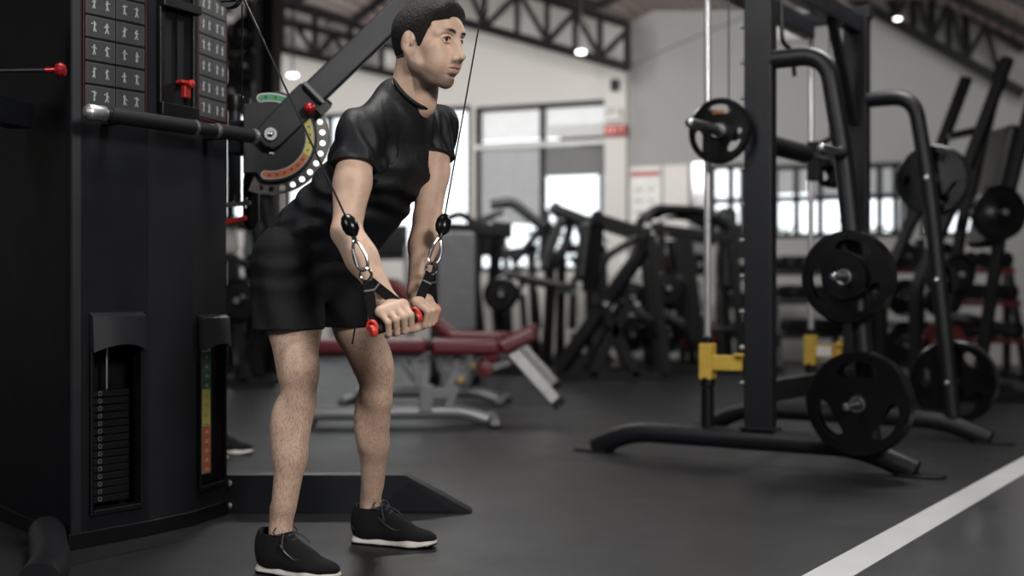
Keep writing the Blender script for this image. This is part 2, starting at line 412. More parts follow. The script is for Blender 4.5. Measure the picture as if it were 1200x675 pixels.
# roof
prof = [(onwall(250)[0], onwall(250, -22)[1]), (onwall(466)[0], onwall(466, 44)[1]), (onwall(560)[0], onwall(560, -25)[1]), (onwall(735)[0], onwall(735, 28)[1]),
        (onwall(766)[0], onwall(766, 13)[1]), (onwall(1098)[0], onwall(1098, 9)[1]), (onwall(1200)[0], onwall(1200, 60)[1]), (9, onwall(1200, 60)[1]-.3)]
prof = [(-13, prof[0][1]+.9)]+prof
def roof_mat():
    m, N, L, b = new_mat('ribbed_roof_lining'); setp(b, col=(.36, .29, .27), rough=.5)
    g = N.new('ShaderNodeNewGeometry'); mp = N.new('ShaderNodeMapping'); mp.inputs['Rotation'].default_value = (0, 0, .376)
    L.new(g.outputs['Position'], mp.inputs['Vector']); w = N.new('ShaderNodeTexWave'); w.inputs['Scale'].default_value = 2.4; L.new(mp.outputs[0], w.inputs['Vector'])
    bp = N.new('ShaderNodeBump'); bp.inputs['Distance'].default_value = .04; L.new(w.outputs[0], bp.inputs['Height']); L.new(bp.outputs[0], b.inputs['Normal']); return m
mb = MB()
for (a, za), (b, zb) in zip(prof[:-1], prof[1:]):
    q = [w3(a, za, -22), w3(b, zb, -22), w3(b, zb, .2), w3(a, za, .2)]
    mb.add([p for p in q]+[p+V(0, 0, .12) for p in q], [(0, 1, 2, 3)[::-1], (4, 5, 6, 7), (0, 1, 5, 4), (1, 2, 6, 5), (2, 3, 7, 6), (3, 0, 4, 7)])
roof = struct('ceiling', mb, roof_mat(), smooth=False)
mb = MB()
for dd in np.arange(-15, 0, 1.25):
    for (a, za), (b, zb) in zip(prof[:-1], prof[1:]): mb.bar(w3(a, za-.05, dd), w3(b, zb-.05, dd), .07, .09)
pl_ = struct('ceiling_beam', mb, M['truss'])
# daylight strips in the roof of the left bay
M['strip'] = glow('translucent_roof_sheet', (1, .93, .9), 2.0)
(a, za), (b, zb) = prof[1], prof[2]
for i, (d0, d1) in enumerate([(-2.2, -1.5), (-4.6, -3.9), (-7.2, -6.4)]):
    t0, t1 = (.30, .52) if i != 1 else (.55, .92)
    q = [(a+(b-a)*t0, za+(zb-za)*t0), (a+(b-a)*t1, za+(zb-za)*t1)]
    p = [w3(q[0][0], q[0][1]-.03, d0), w3(q[1][0], q[1][1]-.03, d0), w3(q[1][0], q[1][1]-.03, d1), w3(q[0][0], q[0][1]-.03, d1)]
    struct('window_%d' % (20+i), MB().add(p+[v+V(0, 0, .02) for v in p], [(3, 2, 1, 0), (4, 5, 6, 7), (0, 1, 5, 4), (1, 2, 6, 5), (2, 3, 7, 6), (3, 0, 4, 7)]), M['strip'])
# trusses
def truss(name, label, segs, d, w=.07):
    mb = MB()
    for (x0, y0), (x1, y1), k in segs:
        a, b = onwall(x0, y0, d), onwall(x1, y1, d); mb.bar(w3(a[0], a[1], d), w3(b[0], b[1], d), w*k, w*k)
    o = struct(name, mb, M['truss']); return o
truss('ceiling_beam', '', [((735, 79), (350, -27), 1.5), ((735, 29), (500, -44), 1.3), ((735, 28), (735, 82), 1.2), ((703, 20), (703, 70), 1), ((674, 11), (674, 62), 1), ((641, 1), (641, 52), 1),
      ((606, -9), (606, 43), 1), ((568, -20), (568, 33), 1), ((735, 36), (703, 68), .8), ((674, 14), (703, 67), .8), ((674, 14), (641, 50), .8), ((610, -6), (641, 48), .8), ((606, -6), (568, 32), .8), ((545, -26), (568, 32), .8), ((545, -26), (520, 20), .8)], -.8)
truss('ceiling_beam', '', [((250, 40), (500, 96), 1.3), ((250, 8), (500, 64), 1.1), ((250, -18), (480, 48), 1.2), ((331, 0), (331, 60), 1), ((369, 12), (369, 67), 1.1), ((410, 22), (410, 76), 1), ((447, 34), (447, 84), 1),
      ((350, 34), (369, 64), .8), ((391, 42), (372, 64), .8), ((391, 42), (410, 74), .8), ((432, 52), (412, 74), .8), ((310, 25), (331, 56), .8), ((290, -5), (290, 50), .8)], -.35, .075)
truss('ceiling_beam', '', [((940, -34), (1200, 110), 1.5), ((1085, -22), (1200, 58), 1.3), ((1070, -30), (1070, 38), .9), ((1092, -18), (1092, 50), .9), ((1132, 8), (1132, 72), .9), ((1112, -6), (1112, 60), .7), ((1048, -40), (1048, 27), .9),
      ((1040, -20), (1048, 24), .8), ((1048, 24), (1070, -20), .8), ((1070, -20), (1092, 48), .8), ((1092, 48), (1112, 0), .8), ((1112, 0), (1132, 70), .8), ((1132, 70), (1155, 30), .8), ((1155, 30), (1172, 92), .8)], -.4)
# glazing
M['frosted'] = mat('frosted_film', (.75, .75, .75), .5, alpha=.62)
def pane_mat(tint):
    m, N, L, b = new_mat('window_glass'); setp(b, col=tint, rough=.02, trans=1, ior=1.0); return m
M['pane'] = pane_mat((.93, .95, .95)); M['frame'] = mat('black_window_frame', (.006, .006, .007), .5, spec=.25)
def window(n, h, mull=(), trans=(), frosted=None):
    s0, s1, z0, z1 = h; mb = MB(); f = .06
    for s in (s0+f/2, s1-f/2): mb.box(w3(s, (z0+z1)/2, .06), (f, .1, z1-z0), (WV, WE, V(0, 0, 1)))
    for z in (z0+f/2, z1-f/2): mb.box(w3((s0+s1)/2, z, .06), (s1-s0-2*f, .1, f), (WV, WE, V(0, 0, 1)))
    for t in mull: mb.box(w3(s0+(s1-s0)*t, (z0+z1)/2, .06), (f, .09, z1-z0-2*f), (WV, WE, V(0, 0, 1)))
    for z in trans: mb.box(w3((s0+s1)/2, z, .065), (s1-s0-2*f, .08, f), (WV, WE, V(0, 0, 1)))
    o = struct('window_%d' % n, mb, M['frame'])
    zt = trans[-1] if (trans and frosted) else z1
    struct('pane', MB().box(w3((s0+s1)/2, (z0+zt)/2, .08), (s1-s0-2*f, .006, zt-z0-2*f), (WV, WE, V(0, 0, 1))), M['pane'], o)
    if frosted: struct('frosted_pane', MB().box(w3((s0+s1)/2, (zt+z1)/2, .08), (s1-s0-2*f, .006, z1-zt-2*f), (WV, WE, V(0, 0, 1))), M['frosted'], o)
    return o
window(1, HO['main'], (.505,), (onwall(636, 167)[1],), True)
window(2, HO['bright'], (.25, .5, .75)); window(3, HO['slim'])
for i, k in enumerate(HR_): window(4+i, HR_[k], (.33, .66) if k != 'r1' else (.6,), (onwall(950, 232)[1],))
M['blind'] = mat('grey_blind', (.17, .17, .17), .8, alpha=.88); M['blindpale'] = mat('pale_grey_blind', (.34, .34, .34), .8, alpha=.72)
for x0, x1, y1, m_ in ((559, 633, 262, 'blindpale'), (639, 712, 204, 'blind'), (908, 946, 226, 'blindpale'), (950, 987, 229, 'blindpale'), (1015, 1065, 231, 'blindpale'), (1081, 1147, 229, 'blindpale')):
    (a_, za_), (b_, zb_) = onwall(x0, 172 if x0 < 800 else 193), onwall(x1, y1); t = struct('window_blind', MB().box(w3((a_+b_)/2, (za_+zb_)/2, .03), (b_-a_, .008, za_-zb_), (WV, WE, V(0, 0, 1))), M[m_])
# pale rail across the big window
struct('trim_3', MB().box(w3((HO['main'][0]+HO['main'][1])/2, onwall(636, 170)[1], -.05), (HO['main'][1]-HO['main'][0]-.02, .05, .055), (WV, WE, V(0, 0, 1))), M['white'])
# outside: yard, canopy, planting and a pale house across the way
M['yard'] = mat('pale_paving', (.42, .42, .40), .8); M['canopy'] = mat('grey_canopy', (.16, .16, .165), .6); M['leaf'] = mat('green_leaves', (.06, .14, .035), .7, var=.5, scale=3)
struct('ground_outside', MB().box(w3(-2, -.06, 9.2), (24, 18, .1), (WV, WE, V(0, 0, 1))), M['yard'])
solo('canopy', MB().box(w3(-.55, 3.02, 2.2), (1.75, 2.2, .12), (WV, WE, V(0, 0, 1))).bar(w3(-1.3, 0, 3.1), w3(-1.3, 3, 3.1), .08, .08).bar(w3(.2, 0, 3.1), w3(.2, 3, 3.1), .08, .08), M['canopy'], 'grey canopy on two posts outside the big window', 'canopy')
solo('awning', MB().box(w3(3.9, 2.55, 1.4), (2.4, 2.0, .08), (WV, WE, V(0, 0, 1))).bar(w3(3.1, 0, 2.3), w3(3.1, 2.5, 2.3), .07, .07).bar(w3(4.8, 0, 2.3), w3(4.8, 2.5, 2.3), .07, .07), M['canopy'], 'low grey awning outside the right-hand row of windows', 'awning')
def bush(x, d, h, r, label):
    mb = MB(); random.seed(int(x*10))
    for i in range(320):
        a = random.uniform(0, 2*PI); q = r*math.sqrt(random.random()); z = random.uniform(.1, h)
        c = w3(x+q*math.cos(a), z, d+q*math.sin(a)); t = random.uniform(0, PI); u = V(math.cos(t), math.sin(t), random.uniform(-.5, .5)).normalized(); w = V(-math.sin(t), math.cos(t), .6).normalized(); l = random.uniform(.05, .1)
        mb.add([c-u*l, c+w*l*.5, c+u*l, c-w*l*.5], [(0, 1, 2, 3)])
    t = thing('shrub', label, 'shrub', w3(x, 0, d)); obj('foliage', mb, M['leaf'], t, smooth=False)
    obj('stem', MB().cyl(w3(x, -.01, d), w3(x, h*.7, d), .03, 8), M['truss'], t)
bush(-1.9, 2.4, 1.9, .45, 'green shrub outside the left half of the big window'); bush(2.75, 3.0, 1.7, .4, 'green shrub outside, beside the awning')
bush(1.2, 3.4, 1.8, .45, 'green shrub outside the first window right of the pillar')
# on the walls
def onw(px, py, d=0): s, z = onwall(px, py, d); return w3(s, z, d)
t = thing('exit_sign', 'small red lit exit sign box on the white pillar', 'sign', w3(-.14, 2.75, -.2))
a = onw(722, 153, -.175); obj('housing', MB().box(a, (.28, .09, .135), (WV, WE, V(0, 0, 1))), M['exit'], t, bevel=.01)
M['exitmark'] = glow('pale_exit_mark', (1, .5, .45), .6); mb = MB()
for i, ch in enumerate(['E', 'X', 'I', 'T']):
    o = a+WV*(-.09+.06*i)-WE*.05; u, z = WV, V(0, 0, 1)
    def st(x0, z0, x1, z1): mb.bar(o+u*x0+z*z0, o+u*x1+z*z1, .008, .009)
    if ch == 'E': st(-.016, -.03, -.016, .03); [st(-.016, q, .016, q) for q in (-.03, 0, .03)]
    if ch == 'X': st(-.018, -.03, .018, .03); st(-.018, .03, .018, -.03)
    if ch == 'I': st(0, -.034, 0, .034)
    if ch == 'T': st(0, -.034, 0, .03); st(-.018, .03, .018, .03)
obj('lettering', mb, M['exitmark'], t)
c_ = onw(721, 100, -.18); solo('wall_speaker', MB().box(c_, (.1, .1, .14), (WV, WE, V(0, 0, 1))).box(c_-WE*.055, (.08, .02, .11), (WV, WE, V(0, 0, 1))), M['black'], 'small black wall speaker high on the white pillar', 'speaker', bevel=.01)
c_ = onw(720, 137, -.18); solo('emergency_lamp', MB().box(c_, (.2, .1, .1), (WV, WE, V(0, 0, 1))).ball(c_+WV*.06-WE*.06+V(0, 0, .07), .045, 12).ball(c_-WV*.06-WE*.06+V(0, 0, .07), .045, 12), M['offwhite'], 'white twin emergency lamp on the pillar above the red sign', 'lamp')
t = thing('notice_board', 'white notice board with a red heading band on the grey wall', 'board', onw(756, 290, -.05))
s0, z0 = onwall(739, 288); s1, z1 = onwall(776, 195)
obj('board', MB().box(w3((s0+s1)/2, (z0+z1)/2, -.03), (s1-s0, .04, z1-z0), (WV, WE, V(0, 0, 1))), M['white'], t, bevel=.005)
obj('heading_band', MB().box(w3((s0+s1)/2, onwall(757, 204)[1], -.053), (s1-s0-.03, .006, .06), (WV, WE, V(0, 0, 1))), mat('muted_red_print', (.4, .08, .07), .5), t)
mb = MB()
for k in range(5):
    for q in (.22, .62): mb.box(w3(s0+(s1-s0)*(q+.07), z1-.28-k*.14, -.052), ((s1-s0)*(.26 if q < .5 else .16), .004, .035), (WV, WE, V(0, 0, 1)))
obj('printed_lines', mb, mat('grey_print', (.4, .37, .36), .6), t)
s0, z0 = onwall(778, 290); s1, z1 = onwall(808, 193)
solo('whiteboard', MB().box(w3((s0+s1)/2, (z0+z1)/2, -.03), (s1-s0, .03, z1-z0), (WV, WE, V(0, 0, 1))), M['offwhite'], 'plain pale board beside the one with the red band', 'board', bevel=.005)
s0, z0 = onwall(812, 300); s1, z1 = onwall(829, 190)
solo('wall_mirror', MB().box(w3((s0+s1)/2, (z0+z1)/2, -.03), (s1-s0, .03, z1-z0), (WV, WE, V(0, 0, 1))), mat('grey_mirror', (.35, .35, .36), .15, .6), 'narrow grey mirror panel right of the pale boards', 'mirror', bevel=.005)
c_ = onw(926, 36, -.12); t = thing('air_conditioner', 'white wall air conditioner seen between the two rack posts', 'air conditioner', c_)
obj('casing', MB().box(c_, (.34, .2, .25), (WV, WE, V(0, 0, 1))), M['offwhite'], t, bevel=.03)
obj('louvre', MB().box(c_-WE*.1-V(0, 0, .08), (.28, .012, .03), (WV, WE, V(0, 0, 1))), M['decalrim'], t)
# hanging lamps
def pendant(px, py, Y, r, label, top=None):
    c = P(px, py, Y); t = thing('pendant_lamp', label, 'lamp', c, 'pendant lamps under the roof')
    obj('diffuser', MB().lathe([(.001, -r*.35), (r*.7, -r*.3), (r, 0), (r*.9, r*.12), (.001, r*.14)], c, (0, 0, 1), 28), M['lamp'], t)
    obj('shade', MB().lathe([(r*.93, r*.12), (r*.8, r*.35), (r*.3, r*.6), (.001, r*.62)], c, (0, 0, 1), 28), M['white'], t)
    obj('cord', MB().cyl(c+V(0, 0, r*.6), V(c.x, c.y, top or 4.3), .008, 6), M['black'], t)
pendant(343, 88, 12.5, .056, 'round glowing pendant lamp left of the slanted machine arm'); pendant(681, 61, 12.5, .054, 'round glowing pendant lamp just under the truss above the big window')
pendant(1052, 22, 13.0, .04, 'tiny glowing pendant lamp in front of the right-hand truss', 4.25)
# ------------------------------------------------------------ the man at the cable machine
def unit(a): a = np.array(a, float); return a/np.linalg.norm(a)
def A(*a): return np.array(a, float)
hipM = A(-.578, 3.62, .93); S1 = A(-.468, 3.56, 1.05); S2 = A(-.370, 3.49, 1.165); SM = A(-.330, 3.445, 1.245); NB = A(-.288, 3.425, 1.335)
latH = unit((.6, .8, 0)); latS = unit((.6, .78, .17))
shR, elR, wrR = A(-.418, 3.305, 1.215), A(-.437, 3.20, .945), A(-.3186, 3.12, .757)
shL, elL, wrL = A(-.222, 3.570, 1.270), A(-.242, 3.47, .998), A(-.262, 3.33, .785)
hipR, knR, anR = A(-.645, 3.548, .90), A(-.606, 3.42, .515), A(-.645, 3.385, .09)
hipL, knL, anL = A(-.525, 3.692, .90), A(-.420, 3.70, .50), A(-.440, 3.796, .09)
HF = unit((.84, -.54, -.07)); HL = unit(np.cross((0, 0, 1), HF)); HU = np.cross(HF, HL); HC = A(-.2335, 3.36, 1.478)
HR = np.stack([HF, HL, HU], 1)
def hp(x, y, z): return HC+HF*x+HL*y+HU*z
def hr(c, r, k=.01, mode='add', F=None, tilt=None):
    R = HR if tilt is None else HR @ np.array(Matrix.Rotation(tilt[1], 3, tilt[0]))
    F.ell(hp(*c), r, R, k, mode)

# grips of the two handles: centre, axis towards the index finger, side the fingers roll over
gripR = A(-.296, 3.078, .706); axR = unit((.84, .48, .27)); gripL = A(-.238, 3.245, .722); axL = -unit((.42, .88, .12))
fwd = unit((.74, -.67, 0))

def hand(F, W, B, ax, k=.006):
    """fist closed around a bar through B along ax (towards the index finger)"""
    e1 = unit((W-B)-ax*((W-B)@ax)); e2 = np.cross(ax, e1)
    if e2@fwd < 0: e2 = -e2
    def at(s, r, deg): a = math.radians(deg); return B+ax*s+e1*(r*math.cos(a))+e2*(r*math.sin(a))
    sp = [.031, .0105, -.0105, -.031]; ln = [1.0, 1.06, 1.0, .86]; fr = [.0093, .0095, .009, .008]
    mcps = []
    for s, l, r in zip(sp, ln, fr):
        mcp = at(s*1.05, .040*(.9+.1*l), 48); pip = at(s, .037*l, 112); dip = at(s, .028*l, 182); tip = at(s*.95, .0255, 235)
        mcps.append(mcp); F.path([mcp, pip, dip, tip], [r*1.12, r, r*.92, r*.82], .0035)
        F.ell(mcp+e1*.003, (.0105, .0105, .0105), None, .006)                        # knuckle
    for m, r in zip(mcps, (.0125, .013, .0125, .0115)): F.cone(W+(B-W)*.12, m, .016, r, .012)
    for i in range(3): F.cone((mcps[i]+mcps[i+1])/2, W+(B-W)*.25, .0105, .014, .012)
    F.cone(W+(B-W)*.35+ax*.018, at(.03, .027, -20), .016, .0135, .014)                  # ball of the thumb
    F.cone(W+(B-W)*.35-ax*.018, at(-.030, .027, -15), .015, .013, .014)
    F.path([at(.036, .032, -15), at(.046, .032, -75), at(.040, .0275, -130), at(.026, .028, -165)], [.0125, .0108, .0098, .0085], .006)
    for m, q in zip(mcps[:3], (.2, .3, .35)):                                             # tendons on the back of the hand
        F.cone(m+e1*.009, W+(B-W)*q+e1*.012+e2*.006, .0028, .0022, .006)
    return e1, e2

def bodyfield(F):
    # torso and pelvis below the clothes
    F.ecol(hipM+A(0, 0, -.03), S1, latH, (.145, .105), (.125, .095), .03)
    F.ecol(S1, S2, latS, (.125, .095), (.145, .10), .03); F.ecol(S2, SM, latS, (.145, .10), (.135, .075), .03)
    for s in (shR, shL): F.cone(SM, s, .06, .05, .03)
    # legs
    for h, kn, an, sg in ((hipR, knR, anR, -1), (hipL, knL, anL, 1)):
        f = unit(np.array((.85, -.5, 0)) if sg < 0 else np.array((.93, -.36, 0))); lt = np.cross((0, 0, 1), f)
        F.cone(h, h*.45+kn*.55, .092, .074, .02); F.cone(h*.45+kn*.55, kn+A(0, 0, .04), .074, .056, .02)
        F.cone(kn+A(0, 0, .05)+f*.012, kn+A(0, 0, -.03)+f*.006, .046, .043, .02)
        F.ell(kn+f*.030+A(0, 0, .005), (.026, .027, .034), np.stack([f, lt, (0, 0, 1)], 1), .02)      # kneecap
        F.ell(kn+f*.012-lt*.026*sg+A(0, 0, .055), (.03, .022, .05), None, .02)                        # vastus above the knee
        F.ell(kn+f*.012+lt*.028*sg+A(0, 0, .075), (.03, .022, .055), None, .02)
        F.cone(kn+A(0, 0, -.03), kn*.55+an*.45, .046, .042, .02); F.cone(kn*.55+an*.45, an+A(0, 0, .03), .042, .0285, .03)
        c = kn*.72+an*.28; up = unit(kn-an); Rl = np.stack([f, lt, up], 1)
        F.ell(c-f*.022+lt*.018*sg, (.036, .036, .095), Rl, .02); F.ell(c-f*.020-lt*.020*sg+up*.01, (.034, .034, .09), Rl, .02)
        F.cone(kn+f*.020+A(0, 0, -.05), an+f*.010+A(0, 0, .10), .027, .021, .03)                             # shin
        F.cone(an+A(0, 0, .09)-f*.020, an-f*.030+A(0, 0, -.03), .012, .014, .02)                      # heel tendon
        F.cone(an+A(0, 0, .03), an+A(0, 0, -.03), .030, .034, .01)
        for q in (-1, 1): F.ell(an+lt*.024*q+A(0, 0, .02), (.013, .010, .015), None, .012)
        F.cone(an+A(0, 0, -.04), an+f*.14+A(0, 0, -.062), .032, .022, .02)
    # arms
    for s, e, w, b, ax, sd in ((shR, elR, wrR, gripR, axR, -1), (shL, elL, wrL, gripL, axL, 1)):
        up = unit(s-e); o = unit(fwd-up*(fwd@up)); lt = np.cross(up, o); Ru = np.stack([o, lt, up], 1)
        F.ell(s+A(0, 0, -.01), (.056, .056, .064), None, .02)
        F.cone(s, s*.5+e*.5, .050, .047, .02); F.cone(s*.5+e*.5, e, .047, .039, .02)
        F.ell(s*.48+e*.52+o*.014, (.037, .036, .085), Ru, .015); F.ell(s*.5+e*.5-o*.016, (.037, .039, .10), Ru, .015)
        F.ell(e-o*.020+A(0, 0, .0), (.018, .022, .022), None, .018)                                   # point of the elbow
        d = unit(w-e); o2 = unit(o-d*(o@d)); l2 = np.cross(d, o2); Rf = np.stack([o2, l2, d], 1)
        F.cone(e, e*.62+w*.38, .039, .040, .015); F.cone(e*.62+w*.38, w, .039, .0255, .02)
        F.ell(e*.72+w*.28+o2*.012+l2*.008, (.033, .036, .075), Rf, .018); F.ell(e*.7+w*.3-o2*.012-l2*.006, (.031, .034, .08), Rf, .018)
        F.ell(w, (.021, .029, .03), np.stack([np.cross(ax, d)/np.linalg.norm(np.cross(ax, d)), unit(ax-d*(ax@d)), d], 1), .015)
        hand(F, w, b, ax)
    # neck
    F.cone(hp(-.030, 0, -.035), NB+A(.012,-.008,-.0), .053, .057, .02); F.cone(NB, SM, .056, .07, .03)
    for s in (-1, 1):
        F.cone(hp(-.012, .062*s, -.04), NB+HF*.052+HL*.012*s-A(0, 0, .03), .016, .012, .018)
        F.cone(hp(-.045, .02*s, -.05), NB*.75+(shR if s < 0 else shL)*.25+A(-.0, .0, -.02), .030, .03, .03)
    F.cone(hp(-.012, 0, -.07), NB+A(.022, -.016, -.01), .043, .050, .02)
    # head
    h = lambda *a, **k: hr(*a, F=F, **k)
    h((-.014, 0, .030), (.098, .0745, .084), .01); h((.018, 0, .033), (.072, .066, .066), .02)
    h((.030, 0, -.030), (.060, .0570, .086), .02); h((.054, 0, -.06), (.036, .038, .052), .02)
    for s in (-1, 1):
        F.path([hp(-.006, .060*s, -.03), hp(.002, .054*s, -.068), hp(.042, .029*s, -.101), hp(.066, .009*s, -.112)], [.013, .0135, .0115, .0115], .022)
        h((.058, .049*s, -.022), (.024, .016, .017), .022)                                           # cheekbone
        h((.060, .036*s, -.055), (.028, .022, .03), .025)
        F.path([hp(.093, .008*s, .017), hp(.0895, .030*s, .0225), hp(.070, .050*s, .015)], [.0085, .009, .008], .016)   # brow
        h((.1, .031*s, .001), (.022, .0185, .0125), .016, 'cut')
        F.ell(hp(.0755, .031*s, .001), (.0152, .0152, .0148), HR, .006)
        F.path([hp(.086, .014*s, -.002), hp(.0915, .024*s, .0068), hp(.0905, .034*s, .0078), hp(.083, .045*s, .0025)], [.002, .0026, .0026, .0022], .003)
        F.path([hp(.086, .015*s, -.004), hp(.0895, .025*s, -.0075), hp(.088, .035*s, -.0068), hp(.082, .045*s, -.0005)], [.002, .002, .002, .002], .003)
        h((.092, .0305*s, .0004), (.0100, .0145, .0066), .0015, 'cut')
    h((.081, 0, .042), (.018, .042, .024), .02)
    F.path([hp(.092, 0, .014), hp(.102, 0, -.008), hp(.1175, 0, -.040)], [.0075, .0070, .0080], .012)
    F.path([hp(.088, 0, -.002), hp(.100, 0, -.042)], [.013, .011], .014)
    h((.1190, 0, -.0440), (.0100, .0102, .0090), .008)
    for s in (-1, 1):
        h((.1035, .0135*s, -.0480), (.0115, .0075, .0080), .006)
        h((.1085, .0070*s, -.0560), (.0055, .0038, .0038), .003, 'cut')
    F.path([hp(.085, 0, -.052), hp(.086, 0, -.084)], [.019, .016], .02)
    F.path([hp(.086, -.023, -.0745), hp(.0985, -.010, -.0695), hp(.1015, 0, -.0705), hp(.0985, .010, -.0695), hp(.086, .023, -.0745)], [.0035, .0055, .0058, .0055, .0035], .005)
    F.path([hp(.085, -.021, -.0770), hp(.0955, -.009, -.0820), hp(.0975, 0, -.0825), hp(.0955, .009, -.0820), hp(.085, .021, -.0770)], [.0030, .0052, .0058, .0052, .0030], .005)
    F.path([hp(.094, -.020, -.0760), hp(.1055, 0, -.0766), hp(.094, .020, -.0760)], [.0014, .0022, .0014], .003, 'cut')
    h((.090, 0, -.0955), (.010, .018, .0040), .01, 'cut')
    h((.0715, 0, -.108), (.0150, .019, .0140), .014)
    for s in (-1, 1):                                                                                 # ears
        o = ('Z', .0)
        Re = HR @ np.array(Matrix.Rotation(-.32*s, 3, 'Z') @ Matrix.Rotation(.22, 3, 'Y'))
        F.ell(hp(-.010, .0770*s, -.008), (.0195, .0070, .0320), Re, .004)
        F.ell(hp(-.002, .0735*s, -.036), (.011, .006, .012), Re, .006)
        F.ell(hp(-.0065, .0840*s, -.007), (.0110, .0055, .0225), Re, .003, 'cut')
        F.ell(hp(-.010, .0820*s, .000), (.004, .0035, .016), Re, .003)
        F.ell(hp(.006, .0790*s, -.016), (.0045, .005, .007), Re, .003)
Q = globals().get('QUICK', 0)
hf = .0026 if Q else .0018; hc = .006 if Q else .004
xs = axis((-.80, -.40, hc), (-.40, -.19, .0022), (-.19, -.10, hf*1.0)); ys = axis((2.96, 3.46, hf*1.1), (3.46, 3.92, hc)); zs = axis((.02, .64, hc*1.25), (.64, .79, .0020), (.79, 1.32, hc), (1.32, 1.615, hf))
BF = Field(xs, ys, zs); bodyfield(BF)
def hl(p): q = (p-HC) @ HR; return q[:, 0], q[:, 1], q[:, 2]
def blob(x, y, z, c, r): return np.clip(1.35-1.35*np.sqrt(((x-c[0])/r[0])**2+((y-c[1])/r[1])**2+((z-c[2])/r[2])**2), 0, 1)
def a_lip(p):
    x, y, z = hl(p); a = np.abs(y); f = (x > .078)*1.0
    return np.clip(blob(x, a, z, (.098, .0, -.0765), (.05, .028, .0155))*1.9, 0, 1)*f
def a_brow(p):
    x, y, z = hl(p); a = np.abs(y); zc = .0200+.0045*np.sin(np.clip((a-.010)/.038, 0, 1)*2.2)
    w = np.clip((a-.009)/.006, 0, 1)*np.clip((.050-a)/.012, 0, 1)
    return np.clip(1.6-np.abs(z-zc)/.0038, 0, 1)*w*(x > .06)
def a_stub(p):
    x, y, z = hl(p); a = np.abs(y)
    m = np.clip(1.5-np.abs(z+.0615)/.0055, 0, 1)*(x > .085)*np.clip((.026-a)/.008, 0, 1)*.85
    j = np.clip((-.084-z+np.clip(.07-x, 0, 1)*.55)/.018, 0, 1)*np.clip((z+.15)/.02, 0, 1)*(x > -.012)*1.0
    c = blob(x, a, z, (.095, 0, -.0945), (.03, .009, .007))
    sb = np.clip(1.2-np.abs(x-.012)/.016, 0, 1)*np.clip((z+.085)/.02, 0, 1)*(z < -.005)*(a > .05)*.55
    return np.clip(np.maximum(np.maximum(m, j), np.maximum(c, sb)), 0, 1)
def a_leg(p): return (p[:, 2] < .70)*np.clip((.72-p[:, 2])/.05, 0, 1)*(p[:, 1] > 3.335)*1.0
def a_scalp(p):
    x, y, z = hl(p); return np.clip((np.maximum(z-.02, -.0)+np.clip(-.01-x, 0, 1)*1.2)/.03, 0, 1)*(z > -.05)*((x < .055) | (z > .075))

def skin_mat():
    m, N, L, b = new_mat('skin'); setp(b, rough=.52, sss=.06, spec=.4); b.inputs['Subsurface Radius'].default_value = (.012, .005, .003)
    tc = N.new('ShaderNodeTexCoord')
    def noise(scale, det=4, mp=None):
        n = N.new('ShaderNodeTexNoise'); n.inputs['Scale'].default_value = scale; n.inputs['Detail'].default_value = det
        if mp:
            q = N.new('ShaderNodeMapping'); q.inputs['Scale'].default_value = mp; q.inputs['Rotation'].default_value = (.15, .2, .1)
            L.new(tc.outputs['Object'], q.inputs['Vector']); L.new(q.outputs[0], n.inputs['Vector'])
        else: L.new(tc.outputs['Object'], n.inputs['Vector'])
        return n.outputs[0]
    def attr(n): a = N.new('ShaderNodeAttribute'); a.attribute_name = n; return a.outputs['Fac']
    def mth(op, a, c, clamp=False):
        q = N.new('ShaderNodeMath'); q.operation = op; q.use_clamp = clamp
        for i, v in enumerate((a, c)):
            if isinstance(v, (int, float)): q.inputs[i].default_value = v
            else: L.new(v, q.inputs[i])
        return q.outputs[0]
    def mix(f, a, c):
        q = N.new('ShaderNodeMix'); q.data_type = 'RGBA'
        for i, v in ((0, f), (6, a), (7, c)):
            if isinstance(v, tuple): q.inputs[i].default_value = (*v, 1)
            elif isinstance(v, float): q.inputs[i].default_value = v
            else: L.new(v, q.inputs[i])
        return q.outputs[2]
    c = mix(noise(14), (.50, .335, .245), (.58, .405, .305))
    c = mix(mth('MULTIPLY', mth('SUBTRACT', noise(45, 6), .5, True), 2.0), c, (.43, .255, .18))
    hairs = mth('MULTIPLY', mth('MULTIPLY', mth('SUBTRACT', noise(1, 3, (800, 800, 65)), .50, True), 7.0, True), attr('leg_hair'))
    c = mix(mth('MULTIPLY', hairs, .66), c, (.05, .03, .022))
    c = mix(mth('MULTIPLY', attr('lip'), .75), c, (.33, .15, .12))
    c = mix(mth('MULTIPLY', attr('stubble'), mth('ADD', mth('MULTIPLY', noise(900, 2), .7), .35)), c, (.045, .032, .027))
    c = mix(attr('brow'), c, (.018, .012, .010)); c = mix(attr('scalp'), c, (.03, .022, .018))
    L.new(c, b.inputs['Base Color'])
    bp = N.new('ShaderNodeBump'); bp.inputs['Strength'].default_value = .18; bp.inputs['Distance'].default_value = .0015
    L.new(noise(300, 3), bp.inputs['Height']); L.new(bp.outputs[0], b.inputs['Normal'])
    return m
SKIN = skin_mat()
man = BF.mesh('person', SKIN, None, {'lip': a_lip, 'brow': a_brow, 'stubble': a_stub, 'leg_hair': a_leg, 'scalp': a_scalp})
tag(man, 'man in black t-shirt and shorts leaning forward, pressing two cable handles down', 'person')
del BF

